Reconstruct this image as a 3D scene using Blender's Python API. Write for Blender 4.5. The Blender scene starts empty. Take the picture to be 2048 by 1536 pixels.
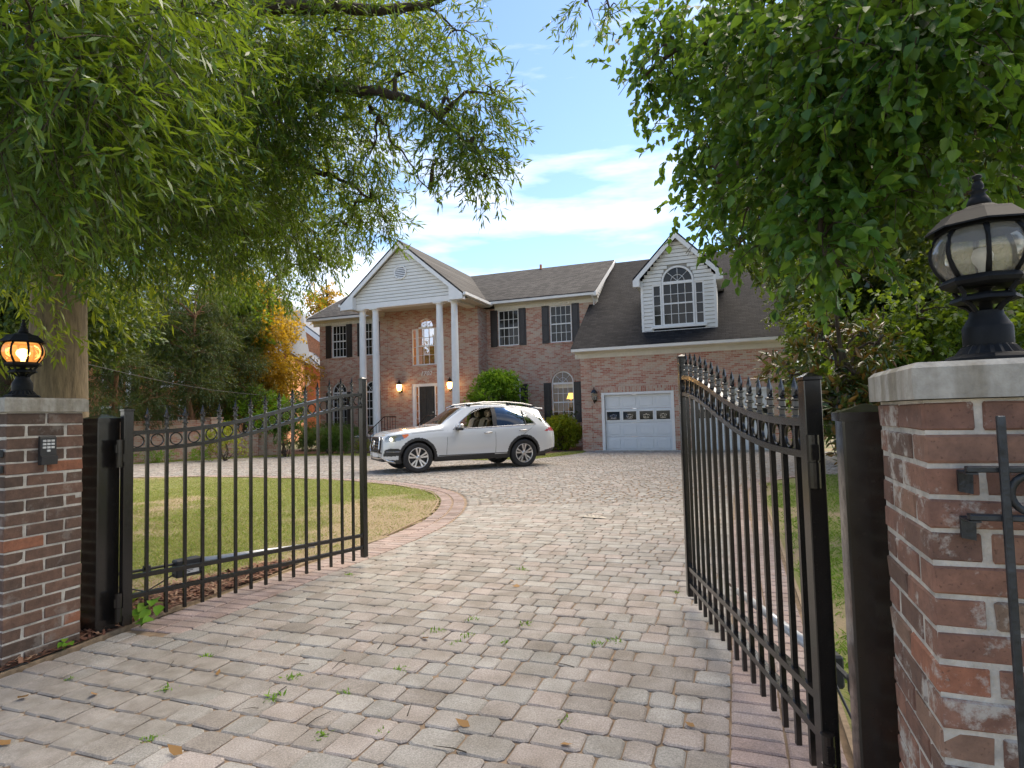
import bpy, math, random
import numpy as np
from mathutils import Vector, Matrix
random.seed(7); rng = np.random.default_rng(11)
S = bpy.context.scene
COL = S.collection
R_ = math.radians
# ------------------------------------------------------------------ camera
ZE = 1.3
F_PX, YAW, PIT, ROL = 1200.0, 0.3538, 0.0535, 0.0254
cyw, syw, cp, sp = math.cos(YAW), math.sin(YAW), math.cos(PIT), math.sin(PIT)
r0 = Vector((cyw, syw, 0)); f0 = Vector((-syw, cyw, 0))
fw = f0*cp + Vector((0, 0, sp)); up0 = -f0*sp + Vector((0, 0, cp))
cr, sr = math.cos(ROL), math.sin(ROL)
RV = r0*cr - up0*sr; UV = r0*sr + up0*cr
cam = bpy.data.cameras.new('camera'); camo = bpy.data.objects.new('camera', cam); COL.objects.link(camo)
cam.sensor_width = 36.0; cam.lens = F_PX/2048*36.0; cam.clip_start = 0.05; cam.clip_end = 3000
camo.matrix_world = Matrix(((RV.x, UV.x, -fw.x, 0), (RV.y, UV.y, -fw.y, 0), (RV.z, UV.z, -fw.z, ZE), (0, 0, 0, 1)))
S.camera = camo
S.view_settings.view_transform = 'Standard'; S.view_settings.look = 'None'
S.view_settings.gamma = 1.0; S.view_settings.use_curve_mapping = False
S.view_settings.exposure = 1.9
# ------------------------------------------------------------------ sky and sun
SUN_AZ, SUN_EL = 20.0, 50.0          # degrees clockwise from +y, above the horizon
W = bpy.data.worlds.new('World'); S.world = W; W.use_nodes = True
wt = W.node_tree; wn = wt.nodes; wl = wt.links
bg = wn['Background']
sky = wn.new('ShaderNodeTexSky'); sky.sky_type = 'NISHITA'; sky.sun_disc = False
sky.sun_elevation = R_(SUN_EL); sky.sun_rotation = R_(SUN_AZ)
sky.air_density = 1.0; sky.dust_density = 0.2; sky.ozone_density = 3.5; sky.altitude = 0
tc = wn.new('ShaderNodeTexCoord'); mp = wn.new('ShaderNodeMapping'); mp.inputs['Scale'].default_value = (1.0, 1.0, 5.0)
mp.inputs['Rotation'].default_value = (0.05, 0.12, 0.4)
nz = wn.new('ShaderNodeTexNoise'); nz.inputs['Scale'].default_value = 2.6; nz.inputs['Detail'].default_value = 7; nz.inputs['Roughness'].default_value = 0.55
cr_ = wn.new('ShaderNodeValToRGB'); cr_.color_ramp.elements[0].position = 0.47; cr_.color_ramp.elements[1].position = 0.72
cr_.color_ramp.elements[1].color = (0.75, 0.75, 0.75, 1)
mixc = wn.new('ShaderNodeMix'); mixc.data_type = 'RGBA'; mixc.inputs['B'].default_value = (8.2, 7.9, 7.9, 1)
wl.new(tc.outputs['Generated'], mp.inputs['Vector']); wl.new(mp.outputs[0], nz.inputs['Vector'])
sxz = wn.new('ShaderNodeSeparateXYZ'); wl.new(tc.outputs['Generated'], sxz.inputs[0])
hz = wn.new('ShaderNodeMapRange'); hz.inputs['From Min'].default_value = 0.0; hz.inputs['From Max'].default_value = 0.42; hz.inputs['To Min'].default_value = 0.21; hz.inputs['To Max'].default_value = -0.04
wl.new(sxz.outputs[2], hz.inputs[0]); ad = wn.new('ShaderNodeMath'); ad.operation = 'ADD'; wl.new(nz.outputs[0], ad.inputs[0]); wl.new(hz.outputs[0], ad.inputs[1])
wl.new(ad.outputs[0], cr_.inputs[0]); wl.new(cr_.outputs[0], mixc.inputs['Factor'])
wl.new(sky.outputs[0], mixc.inputs['A']); wl.new(mixc.outputs['Result'], bg.inputs[0])
bg.inputs[1].default_value = 0.068
sun = bpy.data.lights.new('sun', 'SUN'); sun.energy = 2.4; sun.angle = R_(70); sun.color = (1.0, 0.86, 0.66)
suno = bpy.data.objects.new('sun', sun); COL.objects.link(suno)
sd = Vector((math.sin(R_(SUN_AZ))*math.cos(R_(SUN_EL)), math.cos(R_(SUN_AZ))*math.cos(R_(SUN_EL)), math.sin(R_(SUN_EL))))
suno.rotation_euler = sd.to_track_quat('Z', 'Y').to_euler()

# ------------------------------------------------------------------ helpers
def gz(y): return 0.06 - 0.0095*min(max(y, -3.0), 24.0)
def ray(x, y): return fw + RV*((x-1024)/F_PX) - UV*((y-768)/F_PX)
def at(x, y, D):                       # a point seen at (x, y), D metres away on plan
    d = ray(x, y); t = D/math.hypot(d.x, d.y); return Vector((d.x*t, d.y*t, ZE+d.z*t))

def link(o, parent=None):
    COL.objects.link(o)
    if parent is not None: o.parent = parent
    return o
def empty(name, loc=(0, 0, 0), rz=0.0, parent=None):
    o = bpy.data.objects.new(name, None); o.location = loc; o.rotation_euler = (0, 0, rz); o.empty_display_size = 0.1
    return link(o, parent)
def tag(o, label=None, cat=None, group=None, kind=None):
    if label: o['label'] = label
    if cat: o['category'] = cat
    if group: o['group'] = group
    if kind: o['kind'] = kind
    return o
def thing(name, label, cat, loc=(0, 0, 0), rz=0.0, group=None):
    return tag(empty(name, loc, rz), label, cat, group)

class MB:
    def __init__(s): s.v = []; s.f = []
    def add(s, vs, fs):
        b = len(s.v); s.v += [tuple(v) for v in vs]; s.f += [tuple(i+b for i in f) for f in fs]; return s
    def box(s, x0, x1, y0, y1, z0, z1):
        return s.add([(x0,y0,z0),(x1,y0,z0),(x1,y1,z0),(x0,y1,z0),(x0,y0,z1),(x1,y0,z1),(x1,y1,z1),(x0,y1,z1)],
                     [(0,3,2,1),(4,5,6,7),(0,1,5,4),(1,2,6,5),(2,3,7,6),(3,0,4,7)])
    def bbox(s, x0, x1, y0, y1, z0, z1, b=0.004):      # bevelled box
        def ring(z, i): return [(x0+i,y0+b if i==0 else y0+i,z)]
        X, Y, Z = (x0, x1), (y0, y1), (z0, z1); vs = []; idx = {}
        for ix in (0,1):
            for iy in (0,1):
                for iz in (0,1):
                    sx, sy, sz = (1-2*ix), (1-2*iy), (1-2*iz)
                    for k in range(3):
                        p = [X[ix]+sx*b, Y[iy]+sy*b, Z[iz]+sz*b]; p[k] = (X[ix], Y[iy], Z[iz])[k]
                        idx[ix,iy,iz,k] = len(vs); vs.append(tuple(p))
        fs = []
        def q(*k): fs.append(tuple(idx[i] for i in k))
        for k, (a, c) in ((0,(1,2)), (1,(0,2)), (2,(0,1))):
            for e in (0,1):
                def K(u, w):
                    t = [0,0,0]; t[k] = e; t[a] = u; t[c] = w; return (t[0],t[1],t[2],k)
                fq = [K(0,0),K(1,0),K(1,1),K(0,1)]
                if (k != 1) == (e == 0): fq.reverse()
                q(*fq)
        for k in range(3):                             # edges along axis k
            a, c = [i for i in range(3) if i != k]
            for u in (0,1):
                for w in (0,1):
                    t0 = [0,0,0]; t0[a]=u; t0[c]=w; t1 = list(t0); t1[k]=1
                    q((*t0,a),(*t1,a),(*t1,c),(*t0,c))
        for ix in (0,1):
            for iy in (0,1):
                for iz in (0,1): q((ix,iy,iz,0),(ix,iy,iz,1),(ix,iy,iz,2))
        return s.add(vs, fs)
    def prism(s, poly, a, b, axis='y'):                # poly 2-D swept along axis from a to b
        n = len(poly)
        def P(p, t):
            if axis == 'y': return (p[0], t, p[1])
            if axis == 'x': return (t, p[0], p[1])
            return (p[0], p[1], t)
        vs = [P(p, a) for p in poly]+[P(p, b) for p in poly]
        fs = [tuple(range(n)), tuple(range(2*n-1, n-1, -1))]+[(i, i+n, (i+1) % n+n, (i+1) % n) for i in range(n)]
        return s.add(vs, fs)
    def lathe(s, prof, n=24, c=(0, 0, 0), cap=True, phase=0.0):
        vs = []; fs = []
        for r, z in prof:
            for k in range(n):
                a = 2*math.pi*k/n+phase; vs.append((c[0]+r*math.cos(a), c[1]+r*math.sin(a), c[2]+z))
        for j in range(len(prof)-1):
            for k in range(n):
                k2 = (k+1) % n; fs.append((j*n+k, j*n+k2, (j+1)*n+k2, (j+1)*n+k))
        if cap: fs.append(tuple(range(n-1, -1, -1))); fs.append(tuple(range((len(prof)-1)*n, len(prof)*n)))
        return s.add(vs, fs)
    def tube(s, path, rad, n=8, cap=True, closed=False, flat=None, up=(0, 0, 1)):
        P = [Vector(p) for p in path]; m = len(P)
        if not hasattr(rad, '__len__'): rad = [rad]*m
        vs = []; fs = []
        for i in range(m):
            if closed: t = (P[(i+1) % m]-P[i-1])
            else: t = P[min(i+1, m-1)]-P[max(i-1, 0)]
            t.normalize(); u = Vector(up)
            if abs(t.dot(u)) > .95: u = Vector((1, 0, 0)) if abs(t.x) < .9 else Vector((0, 1, 0))
            a = t.cross(u).normalized(); b = a.cross(t).normalized()
            for k in range(n):
                th = 2*math.pi*(k+.5)/n
                ca, sb = math.cos(th), math.sin(th)
                if flat: vs.append(P[i]+a*ca*rad[i]*flat[0]+b*sb*rad[i]*flat[1])
                else: vs.append(P[i]+a*ca*rad[i]+b*sb*rad[i])
        for i in range(m if closed else m-1):
            j = (i+1) % m
            for k in range(n):
                k2 = (k+1) % n; fs.append((i*n+k, i*n+k2, j*n+k2, j*n+k))
        if cap and not closed: fs.append(tuple(range(n-1, -1, -1))); fs.append(tuple(range((m-1)*n, m*n)))
        return s.add(vs, fs)
    def torus(s, c, R, r, axis='x', n=20, m=6, flat=(1, 1)):
        path = []
        for k in range(n):
            a = 2*math.pi*k/n
            o = {'x': (0, math.cos(a), math.sin(a)), 'y': (math.cos(a), 0, math.sin(a)), 'z': (math.cos(a), math.sin(a), 0)}[axis]
            path.append((c[0]+R*o[0], c[1]+R*o[1], c[2]+R*o[2]))
        upv = {'x': (1, 0, 0), 'y': (0, 1, 0), 'z': (0, 0, 1)}[axis]
        return s.tube(path, r, m, closed=True, flat=flat, up=upv)
    def mesh(s, name, smooth=False):
        me = bpy.data.meshes.new(name); me.from_pydata(s.v, [], s.f); me.update()
        if smooth: me.polygons.foreach_set('use_smooth', [True]*len(me.polygons))
        return me
    def obj(s, name, mat, parent=None, loc=None, smooth=False, autosmooth=None):
        me = s.mesh(name, smooth or autosmooth is not None); me.materials.append(mat)
        if autosmooth is not None: me.set_sharp_from_angle(angle=R_(autosmooth))
        o = bpy.data.objects.new(name, me)
        if loc is not None: o.location = loc
        return link(o, parent)
def inst(name, me, parent=None, loc=(0, 0, 0), rot=(0, 0, 0), scale=(1, 1, 1)):
    o = bpy.data.objects.new(name, me); o.location = loc; o.rotation_euler = rot; o.scale = scale
    return link(o, parent)
def np_mesh(name, V, quads, mat, smooth=False):
    me = bpy.data.meshes.new(name); V = np.asarray(V, np.float32); Q = np.asarray(quads, np.int32); k = Q.shape[1]
    me.vertices.add(len(V)); me.vertices.foreach_set('co', V.ravel())
    me.loops.add(Q.size); me.loops.foreach_set('vertex_index', Q.ravel())
    me.polygons.add(len(Q)); me.polygons.foreach_set('loop_start', np.arange(0, Q.size, k, dtype=np.int32))
    if smooth: me.polygons.foreach_set('use_smooth', np.ones(len(Q), bool))
    me.materials.append(mat); me.update(calc_edges=True); return me
def vnoise(x, y, seed=0):                # smooth value noise, numpy
    xi = np.floor(x).astype(int); yi = np.floor(y).astype(int); xf = x-xi; yf = y-yi
    def h(a, b): n = np.sin(a*127.1+b*311.7+seed*74.7)*43758.5453; return n-np.floor(n)
    u = xf*xf*(3-2*xf); v = yf*yf*(3-2*yf)
    return (h(xi, yi)*(1-u)+h(xi+1, yi)*u)*(1-v)+(h(xi, yi+1)*(1-u)+h(xi+1, yi+1)*u)*v
def fbm(x, y, seed=0): return vnoise(x, y, seed)*.5+vnoise(x*2.1, y*2.1, seed+1)*.3+vnoise(x*4.3, y*4.3, seed+2)*.2

# ------------------------------------------------------------------ materials
class NT:
    def __init__(s, name):
        s.m = bpy.data.materials.new(name); s.m.use_nodes = True; s.t = s.m.node_tree; s.n = s.t.nodes
        s.b = s.n['Principled BSDF']; s.out = s.n['Material Output']
    def new(s, typ, **kw):
        n = s.n.new('ShaderNode'+typ)
        for k, v in kw.items():
            if k in n.inputs.keys(): n.inputs[k].default_value = v
            else: setattr(n, k, v)
        return n
    def l(s, a, b): s.t.links.new(a, b)
    def pos(s, obj=False):
        n = s.new('TexCoord') if obj else s.new('NewGeometry'); return n.outputs['Object' if obj else 'Position']
    def noise(s, vec, scale, detail=4, rough=.55, dist=0):
        n = s.new('TexNoise'); n.inputs['Scale'].default_value = scale; n.inputs['Detail'].default_value = detail
        n.inputs['Roughness'].default_value = rough; n.inputs['Distortion'].default_value = dist
        if vec is not None: s.l(vec, n.inputs['Vector'])
        return n.outputs['Fac']
    def ramp(s, fac, stops):
        n = s.new('ValToRGB'); e = n.color_ramp.elements
        while len(e) < len(stops): e.new(.5)
        for i, (p, c) in enumerate(stops): e[i].position = p; e[i].color = (*c, 1) if len(c) == 3 else c
        s.l(fac, n.inputs[0]); return n.outputs[0]
    def mix(s, fac, a, b, mode='MIX'):
        n = s.new('Mix', data_type='RGBA', blend_type=mode)
        for key, v in (('Factor', fac), ('A', a), ('B', b)):
            if hasattr(v, 'links') or isinstance(v, bpy.types.NodeSocket): s.l(v, n.inputs[key])
            else: n.inputs[key].default_value = v if key == 'Factor' else (*v, 1)
        return n.outputs['Result']
    def math(s, op, a, b=None):
        n = s.new('Math', operation=op)
        for i, v in enumerate((a, b)):
            if v is None: continue
            if isinstance(v, bpy.types.NodeSocket): s.l(v, n.inputs[i])
            else: n.inputs[i].default_value = v
        return n.outputs[0]
    def bump(s, h, strength=.3, dist=.01):
        n = s.new('Bump'); n.inputs['Strength'].default_value = strength; n.inputs['Distance'].default_value = dist
        s.l(h, n.inputs['Height']); s.l(n.outputs[0], s.b.inputs['Normal']); return n
    def col(s, c):
        if isinstance(c, bpy.types.NodeSocket): s.l(c, s.b.inputs['Base Color'])
        else: s.b.inputs['Base Color'].default_value = (*c, 1)
    def set(s, **kw):
        for k, v in kw.items(): s.b.inputs[k.replace('_', ' ')].default_value = v
        return s
def comb(t, x, y, z=None):
    n = t.new('CombineXYZ')
    for i, v in enumerate((x, y, z)):
        if v is None: continue
        if isinstance(v, bpy.types.NodeSocket): t.l(v, n.inputs[i])
        else: n.inputs[i].default_value = v
    return n.outputs[0]
def simple(name, c, rough=.6, metal=0., var=.15, scale=20., bump=0., bscale=60., spec=.5, coat=0.):
    t = NT(name); n = t.noise(t.pos(), scale, 5)
    lo = tuple(x*(1-var) for x in c); hi = tuple(min(1, x*(1+var)) for x in c)
    t.col(t.ramp(n, [(.3, lo), (.7, hi)])); t.set(Roughness=rough, Metallic=metal, Specular_IOR_Level=spec, Coat_Weight=coat)
    if bump: t.bump(t.noise(t.pos(), bscale, 4), bump, .01)
    return t.m
def island_rand(t):
    g = t.new('NewGeometry').outputs['Random Per Island']; o = t.new('ObjectInfo').outputs['Random']
    return t.math('FRACT', t.math('ADD', g, o))
def house_brick(name, soldier=False):
    t = NT(name); p = t.new('SeparateXYZ'); t.l(t.pos(), p.inputs[0])
    u = t.math('ADD', p.outputs[0], p.outputs[1]); v = p.outputs[2]
    vec = comb(t, v, u) if soldier else comb(t, u, v)
    wob = t.noise(t.pos(), 30, 2); vec2 = t.new('VectorMath', operation='ADD'); t.l(vec, vec2.inputs[0])
    ws = t.new('VectorMath', operation='SCALE'); t.l(wob, ws.inputs[0]); ws.inputs['Scale'].default_value = .008; t.l(ws.outputs[0], vec2.inputs[1])
    b = t.new('TexBrick'); t.l(vec2.outputs[0], b.inputs['Vector'])
    b.inputs['Scale'].default_value = 1.0; b.inputs['Mortar Size'].default_value = .007; b.inputs['Mortar Smooth'].default_value = .3
    b.inputs['Brick Width'].default_value = .213; b.inputs['Row Height'].default_value = .0677; b.inputs['Bias'].default_value = -.1
    b.inputs['Color1'].default_value = (0, 0, 0, 1); b.inputs['Color2'].default_value = (1, 1, 1, 1); b.inputs['Mortar'].default_value = (.5, .5, .5, 1)
    tone = t.ramp(b.outputs['Color'], [(0, (.42, .16, .105)), (.3, (.50, .26, .18)), (.55, (.54, .36, .265)), (.8, (.52, .41, .315)), (1, (.38, .20, .15))])
    smear = t.ramp(t.noise(t.pos(), 9, 6, .7), [(.5, (0, 0, 0)), (.7, (.55, .55, .55))])
    tone = t.mix(smear, tone, (.56, .48, .40))
    c = t.mix(b.outputs['Fac'], tone, (.58, .51, .43))
    big = t.ramp(t.noise(t.pos(), .6, 3), [(.3, (.86, .84, .82)), (.7, (1, 1, 1))])
    t.col(t.mix(1.0, c, big, 'MULTIPLY')); t.set(Roughness=.9)
    inv = t.math('SUBTRACT', 1.0, b.outputs['Fac']); h = t.math('ADD', inv, t.math('MULTIPLY', t.noise(t.pos(), 80, 3), .5))
    t.bump(h, .5, .012); return t.m
def pillar_brick(name, smear_amt, pal):
    t = NT(name); o = t.new('ObjectInfo').outputs['Random']; P = t.pos()
    base = t.ramp(o, pal)
    n = t.noise(P, 22, 6, .65); base = t.mix(1.0, base, t.ramp(n, [(.25, (.62, .62, .62)), (.75, (1.35, 1.3, 1.25))]), 'MULTIPLY')
    pits = t.ramp(t.noise(P, 160, 3), [(.62, (0, 0, 0)), (.72, (1, 1, 1))])
    base = t.mix(t.math('MULTIPLY', pits, .5), base, (.05, .03, .022))
    sm = t.ramp(t.noise(P, 7, 7, .72), [(.54, (0, 0, 0)), (.62, (1, 1, 1))])
    base = t.mix(t.math('MULTIPLY', sm, smear_amt), base, (.45, .42, .37))
    t.col(base); t.set(Roughness=.85)
    t.bump(t.math('ADD', t.noise(P, 45, 6, .7), t.math('MULTIPLY', pits, -.6)), .55, .006); return t.m
def shingle(name, c1, c2):
    t = NT(name); p = t.new('SeparateXYZ'); t.l(t.pos(), p.inputs[0])
    u = t.math('ADD', p.outputs[0], t.math('MULTIPLY', p.outputs[1], .02)); v = t.math('MULTIPLY', p.outputs[2], 1.9)
    b = t.new('TexBrick'); t.l(comb(t, u, v), b.inputs['Vector']); b.inputs['Scale'].default_value = 1
    b.inputs['Brick Width'].default_value = .26; b.inputs['Row Height'].default_value = .15; b.inputs['Mortar Size'].default_value = .012; b.inputs['Mortar Smooth'].default_value = .6
    b.inputs['Color1'].default_value = (0, 0, 0, 1); b.inputs['Color2'].default_value = (1, 1, 1, 1)
    tone = t.ramp(b.outputs['Color'], [(0, c1), (.5, tuple((x+y)/2 for x, y in zip(c1, c2))), (1, c2)])
    tone = t.mix(b.outputs['Fac'], tone, tuple(x*.6 for x in c1))
    gr = t.ramp(t.noise(t.pos(), 70, 3), [(.3, (.75, .75, .75)), (.7, (1.2, 1.2, 1.2))])
    big = t.ramp(t.noise(t.pos(), .8, 4), [(.3, (.85, .84, .83)), (.7, (1.1, 1.08, 1.05))])
    t.col(t.mix(1., t.mix(1., tone, gr, 'MULTIPLY'), big, 'MULTIPLY')); t.set(Roughness=.95, Specular_IOR_Level=.25)
    t.bump(t.math('ADD', t.math('MULTIPLY', b.outputs['Fac'], -1), b.outputs['Color']), .6, .02); return t.m
def leafmat(name, stops, trans=.38, tcol=(.30, .42, .03), rough=.42, spec=.45):
    t = NT(name); r = t.new('NewGeometry').outputs['Random Per Island']
    c = t.ramp(r, stops); t.col(c); t.set(Roughness=rough, Specular_IOR_Level=spec)
    tr = t.new('BsdfTranslucent'); t.l(t.mix(.5, c, tcol), tr.inputs['Color'])
    mx = t.new('MixShader'); mx.inputs[0].default_value = trans
    t.l(t.b.outputs[0], mx.inputs[1]); t.l(tr.outputs[0], mx.inputs[2]); t.l(mx.outputs[0], t.out.inputs['Surface']); return t.m
def emis(name, c, s, base=(.8, .7, .5)):
    t = NT(name); t.col(base); t.b.inputs['Emission Color'].default_value = (*c, 1); t.b.inputs['Emission Strength'].default_value = s
    t.set(Roughness=.4); return t.m
def glassmat(name, tint, transp=.85, rough=.02, fk=1.2):
    t = NT(name); tr = t.new('BsdfTransparent'); tr.inputs[0].default_value = (*tint, 1)
    gl = t.new('BsdfGlossy'); gl.inputs['Roughness'].default_value = rough; gl.inputs['Color'].default_value = (.9, .95, 1, 1)
    fr = t.new('Fresnel'); fr.inputs['IOR'].default_value = 1.5
    k = t.math('ADD', t.math('MULTIPLY', fr.outputs[0], fk), 1-transp); cl = t.new('Clamp'); t.l(k, cl.inputs[0])
    mx = t.new('MixShader'); t.l(cl.outputs[0], mx.inputs[0]); t.l(tr.outputs[0], mx.inputs[1]); t.l(gl.outputs[0], mx.inputs[2])
    t.l(mx.outputs[0], t.out.inputs['Surface']); t.n.remove(t.b); return t.m
M = {}
M['brick'] = house_brick('house_brick'); M['soldier'] = house_brick('soldier_brick', True)
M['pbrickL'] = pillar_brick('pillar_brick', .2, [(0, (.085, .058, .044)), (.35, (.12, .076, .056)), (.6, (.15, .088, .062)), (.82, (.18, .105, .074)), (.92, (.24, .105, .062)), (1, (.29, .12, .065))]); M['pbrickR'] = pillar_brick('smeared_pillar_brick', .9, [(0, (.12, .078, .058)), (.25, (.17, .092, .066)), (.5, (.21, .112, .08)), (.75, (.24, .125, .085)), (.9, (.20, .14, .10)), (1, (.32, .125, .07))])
M['mortar'] = simple('mortar', (.47, .44, .385), .95, var=.3, scale=18, bump=.6, bscale=90)
def capstone():
    t = NT('cap_stone'); P = t.pos(); s = t.new('SeparateXYZ'); t.l(P, s.inputs[0])
    st = t.noise(comb(t, t.math('MULTIPLY', s.outputs[0], 18), t.math('MULTIPLY', s.outputs[1], 18), t.math('MULTIPLY', s.outputs[2], 3)), 1, 4)
    c = t.ramp(t.noise(P, 30, 6, .7), [(.3, (.27, .255, .22)), (.7, (.43, .41, .36))])
    t.col(t.mix(1., c, t.ramp(st, [(.35, (.62, .58, .50)), (.6, (1, 1, 1))]), 'MULTIPLY')); t.set(Roughness=.9); t.bump(t.noise(P, 120, 4), .4, .004); return t.m
M['cap'] = capstone()
def blackmetal(name, dust=.3):
    t = NT(name); P = t.pos()
    sp_ = t.ramp(t.noise(P, 140, 4, .7), [(.60, (0, 0, 0)), (.70, (1, 1, 1))])
    big = t.ramp(t.noise(P, 6, 4), [(.3, (.010, .009, .008)), (.8, (.017, .014, .012))])
    t.col(t.mix(t.math('MULTIPLY', sp_, dust*.35), big, (.16, .14, .11)))
    t.l(t.ramp(t.noise(P, 25, 4), [(.3, (.16,)*3), (.7, (.26,)*3)]), t.b.inputs['Roughness']); t.set(Specular_IOR_Level=.6)
    t.bump(t.noise(P, 60, 3), .03, .002); return t.m
M['black'] = blackmetal('black_painted_steel'); M['iron'] = simple('weathered_iron', (.03, .035, .04), .45, .3, var=.5, scale=25, bump=.3)
M['lampblack'] = simple('lamp_black', (.010, .011, .012), .55, var=.3, scale=30, spec=.15)
M['siding'] = simple('white_siding', (.74, .735, .69), .55, var=.05, scale=3)
M['white'] = simple('white_paint', (.78, .78, .76), .5, var=.04, scale=4)
M['cream'] = simple('cream_trim', (.66, .63, .54), .55, var=.06, scale=4)
M['shutter'] = simple('dark_shutter', (.022, .018, .017), .45, var=.2, scale=10)
M['door'] = simple('dark_door', (.028, .026, .025), .35, var=.2, scale=5)
M['gdoor'] = simple('garage_door_white', (.70, .73, .74), .5, var=.03, scale=3)
M['roofg'] = shingle('charcoal_shingle', (.012, .012, .014), (.030, .029, .031)); M['roofm'] = shingle('grey_shingle', (.048, .046, .045), (.098, .093, .089))
M['lapshade'] = simple('lap_shade_backing', (.34, .325, .29), .8)  # darker backing shows in the board gaps in place of lap shadow
M['soffit'] = simple('soffit', (.55, .52, .45), .6, var=.05)
def dglass():
    t = NT('dark_window_glass'); t.col((.016, .018, .017)); t.set(Roughness=.06, Specular_IOR_Level=.28); return t.m
M['dglass'] = dglass(); M['glass'] = glassmat('clear_glass', (.92, .92, .90), .99, .02, .8); M['glassr'] = glassmat('reflecting_glass', (.8, .8, .78), .55); M['carglass'] = glassmat('tinted_glass', (.045, .05, .05), .985, .02, .9); M['wsglass'] = glassmat('windscreen_glass', (.40, .47, .44), .90)
def frosty(name, glow=None, k=.3):
    t = NT(name); tr = t.new('BsdfTransparent'); tr.inputs[0].default_value = (.95, .93, .84, 1) if not glow else (1, .75, .42, 1)
    tl_ = t.new('BsdfTranslucent'); tl_.inputs[0].default_value = (.82, .79, .68, 1)
    df = t.new('BsdfDiffuse'); df.inputs[0].default_value = (.70, .68, .60, 1); gl = t.new('BsdfGlossy'); gl.inputs['Roughness'].default_value = .06
    a1 = t.new('MixShader'); a1.inputs[0].default_value = .45; t.l(tl_.outputs[0], a1.inputs[1]); t.l(df.outputs[0], a1.inputs[2])
    src = a1.outputs[0]
    if glow:
        em = t.new('Emission'); em.inputs[0].default_value = (*glow, 1); em.inputs[1].default_value = .42; src = em.outputs[0]
    a2 = t.new('MixShader'); a2.inputs[0].default_value = k; t.l(tr.outputs[0], a2.inputs[1]); t.l(src, a2.inputs[2])
    fr = t.new('Fresnel'); a3 = t.new('MixShader'); t.l(fr.outputs[0], a3.inputs[0]); t.l(a2.outputs[0], a3.inputs[1]); t.l(gl.outputs[0], a3.inputs[2])
    t.l(a3.outputs[0], t.out.inputs['Surface']); t.n.remove(t.b); return t.m
M['lampglass'] = frosty('lamp_glass')
M['litglass'] = frosty('lit_lamp_glass', (1.0, .36, .07), .6); M['bulb'] = emis('lit_bulb', (1, .72, .36), 5)
M['lantern'] = emis('lit_lantern_glass', (1, .60, .20), 2.2); M['shade'] = emis('lit_lamp_shade', (1, .55, .08), .9, (.9, .6, .15))
def gateglass():
    return M['lampglass']
def pavermat(name, stops, stain=True):
    t = NT(name); r = island_rand(t); P = t.pos()
    c = t.ramp(r, stops)
    fine = t.ramp(t.noise(P, 150, 4, .75), [(.28, (.58, .57, .56)), (.5, (1, 1, 1)), (.74, (1.5, 1.5, 1.48))])
    c = t.mix(1., c, fine, 'MULTIPLY')
    blot = t.ramp(t.noise(P, 4.5, 5), [(.32, (.72, .70, .66)), (.65, (1.05, 1.05, 1.05))]); c = t.mix(1., c, blot, 'MULTIPLY')
    if stain:
        s = t.new('SeparateXYZ'); t.l(P, s.inputs[0])
        dx = t.math('ADD', s.outputs[0], 2.85); dy = t.math('SUBTRACT', s.outputs[1], 2.05)
        d = t.math('ADD', t.math('MULTIPLY', t.math('MULTIPLY', dx, dx), 2.0), t.math('MULTIPLY', t.math('MULTIPLY', dy, dy), 1.6))
        k = t.math('ADD', d, t.math('MULTIPLY', t.math('SUBTRACT', t.noise(P, 3.0, 5, .65), .5), 2.6))
        msk = t.ramp(k, [(.25, (.75, .75, .75)), (.85, (0, 0, 0))])
        c = t.mix(msk, c, t.ramp(t.noise(P, 12, 4), [(.35, (.20, .175, .145)), (.7, (.33, .30, .26))]))
    t.col(c); t.set(Roughness=.88, Specular_IOR_Level=.35); t.bump(t.noise(P, 190, 3, .7), .45, .004); return t.m
M['paver'] = pavermat('tumbled_paver', [(0, (.27, .242, .215)), (.2, (.36, .322, .29)), (.4, (.31, .298, .275)), (.6, (.385, .33, .298)), (.8, (.33, .315, .29)), (1, (.40, .375, .345))])
M['paverp'] = pavermat('pink_paver', [(0, (.36, .275, .25)), (.5, (.42, .32, .285)), (1, (.385, .315, .29))], False)
M['sand'] = simple('joint_sand', (.24, .17, .11), .95, var=.35, scale=12, bump=.4)
def groundmat():
    t = NT('grass_ground'); P = t.pos(); n = t.noise(P, 1.6, 6); n2 = t.noise(P, 40, 4)
    c = t.mix(t.ramp(n, [(.42, (0, 0, 0)), (.62, (1, 1, 1))]), (.10, .125, .035), (.27, .20, .125))
    t.col(t.mix(1., c, t.ramp(n2, [(.3, (.7, .7, .7)), (.7, (1.25, 1.25, 1.25))]), 'MULTIPLY')); t.set(Roughness=.95); t.bump(n2, .5, .02); return t.m
M['ground'] = groundmat()
def lawnmat():
    t = NT('lawn_soil'); P = t.pos(); a = t.new('Attribute'); a.attribute_name = 'soil'; n2 = t.noise(P, 55, 5, .7)
    c = t.mix(a.outputs['Fac'], (.19, .20, .06), (.30, .23, .145))
    t.col(t.mix(1., c, t.ramp(n2, [(.3, (.65, .65, .62)), (.7, (1.3, 1.28, 1.2))]), 'MULTIPLY')); t.set(Roughness=.95); t.bump(n2, .6, .02); return t.m
M['lawn'] = lawnmat()
M['mulch'] = simple('red_mulch_soil', (.13, .06, .035), .95, var=.5, scale=60, bump=.8, bscale=80)
def chipmat():
    t = NT('mulch_chip'); r = t.new('NewGeometry').outputs['Random Per Island']
    t.col(t.ramp(r, [(0, (.09, .035, .02)), (.4, (.20, .085, .05)), (.75, (.28, .15, .09)), (1, (.36, .25, .16))])); t.set(Roughness=.9); return t.m
M['chip'] = chipmat()
M['wood'] = simple('edging_wood', (.30, .215, .135), .9, var=.3, scale=30, bump=.4)
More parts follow.
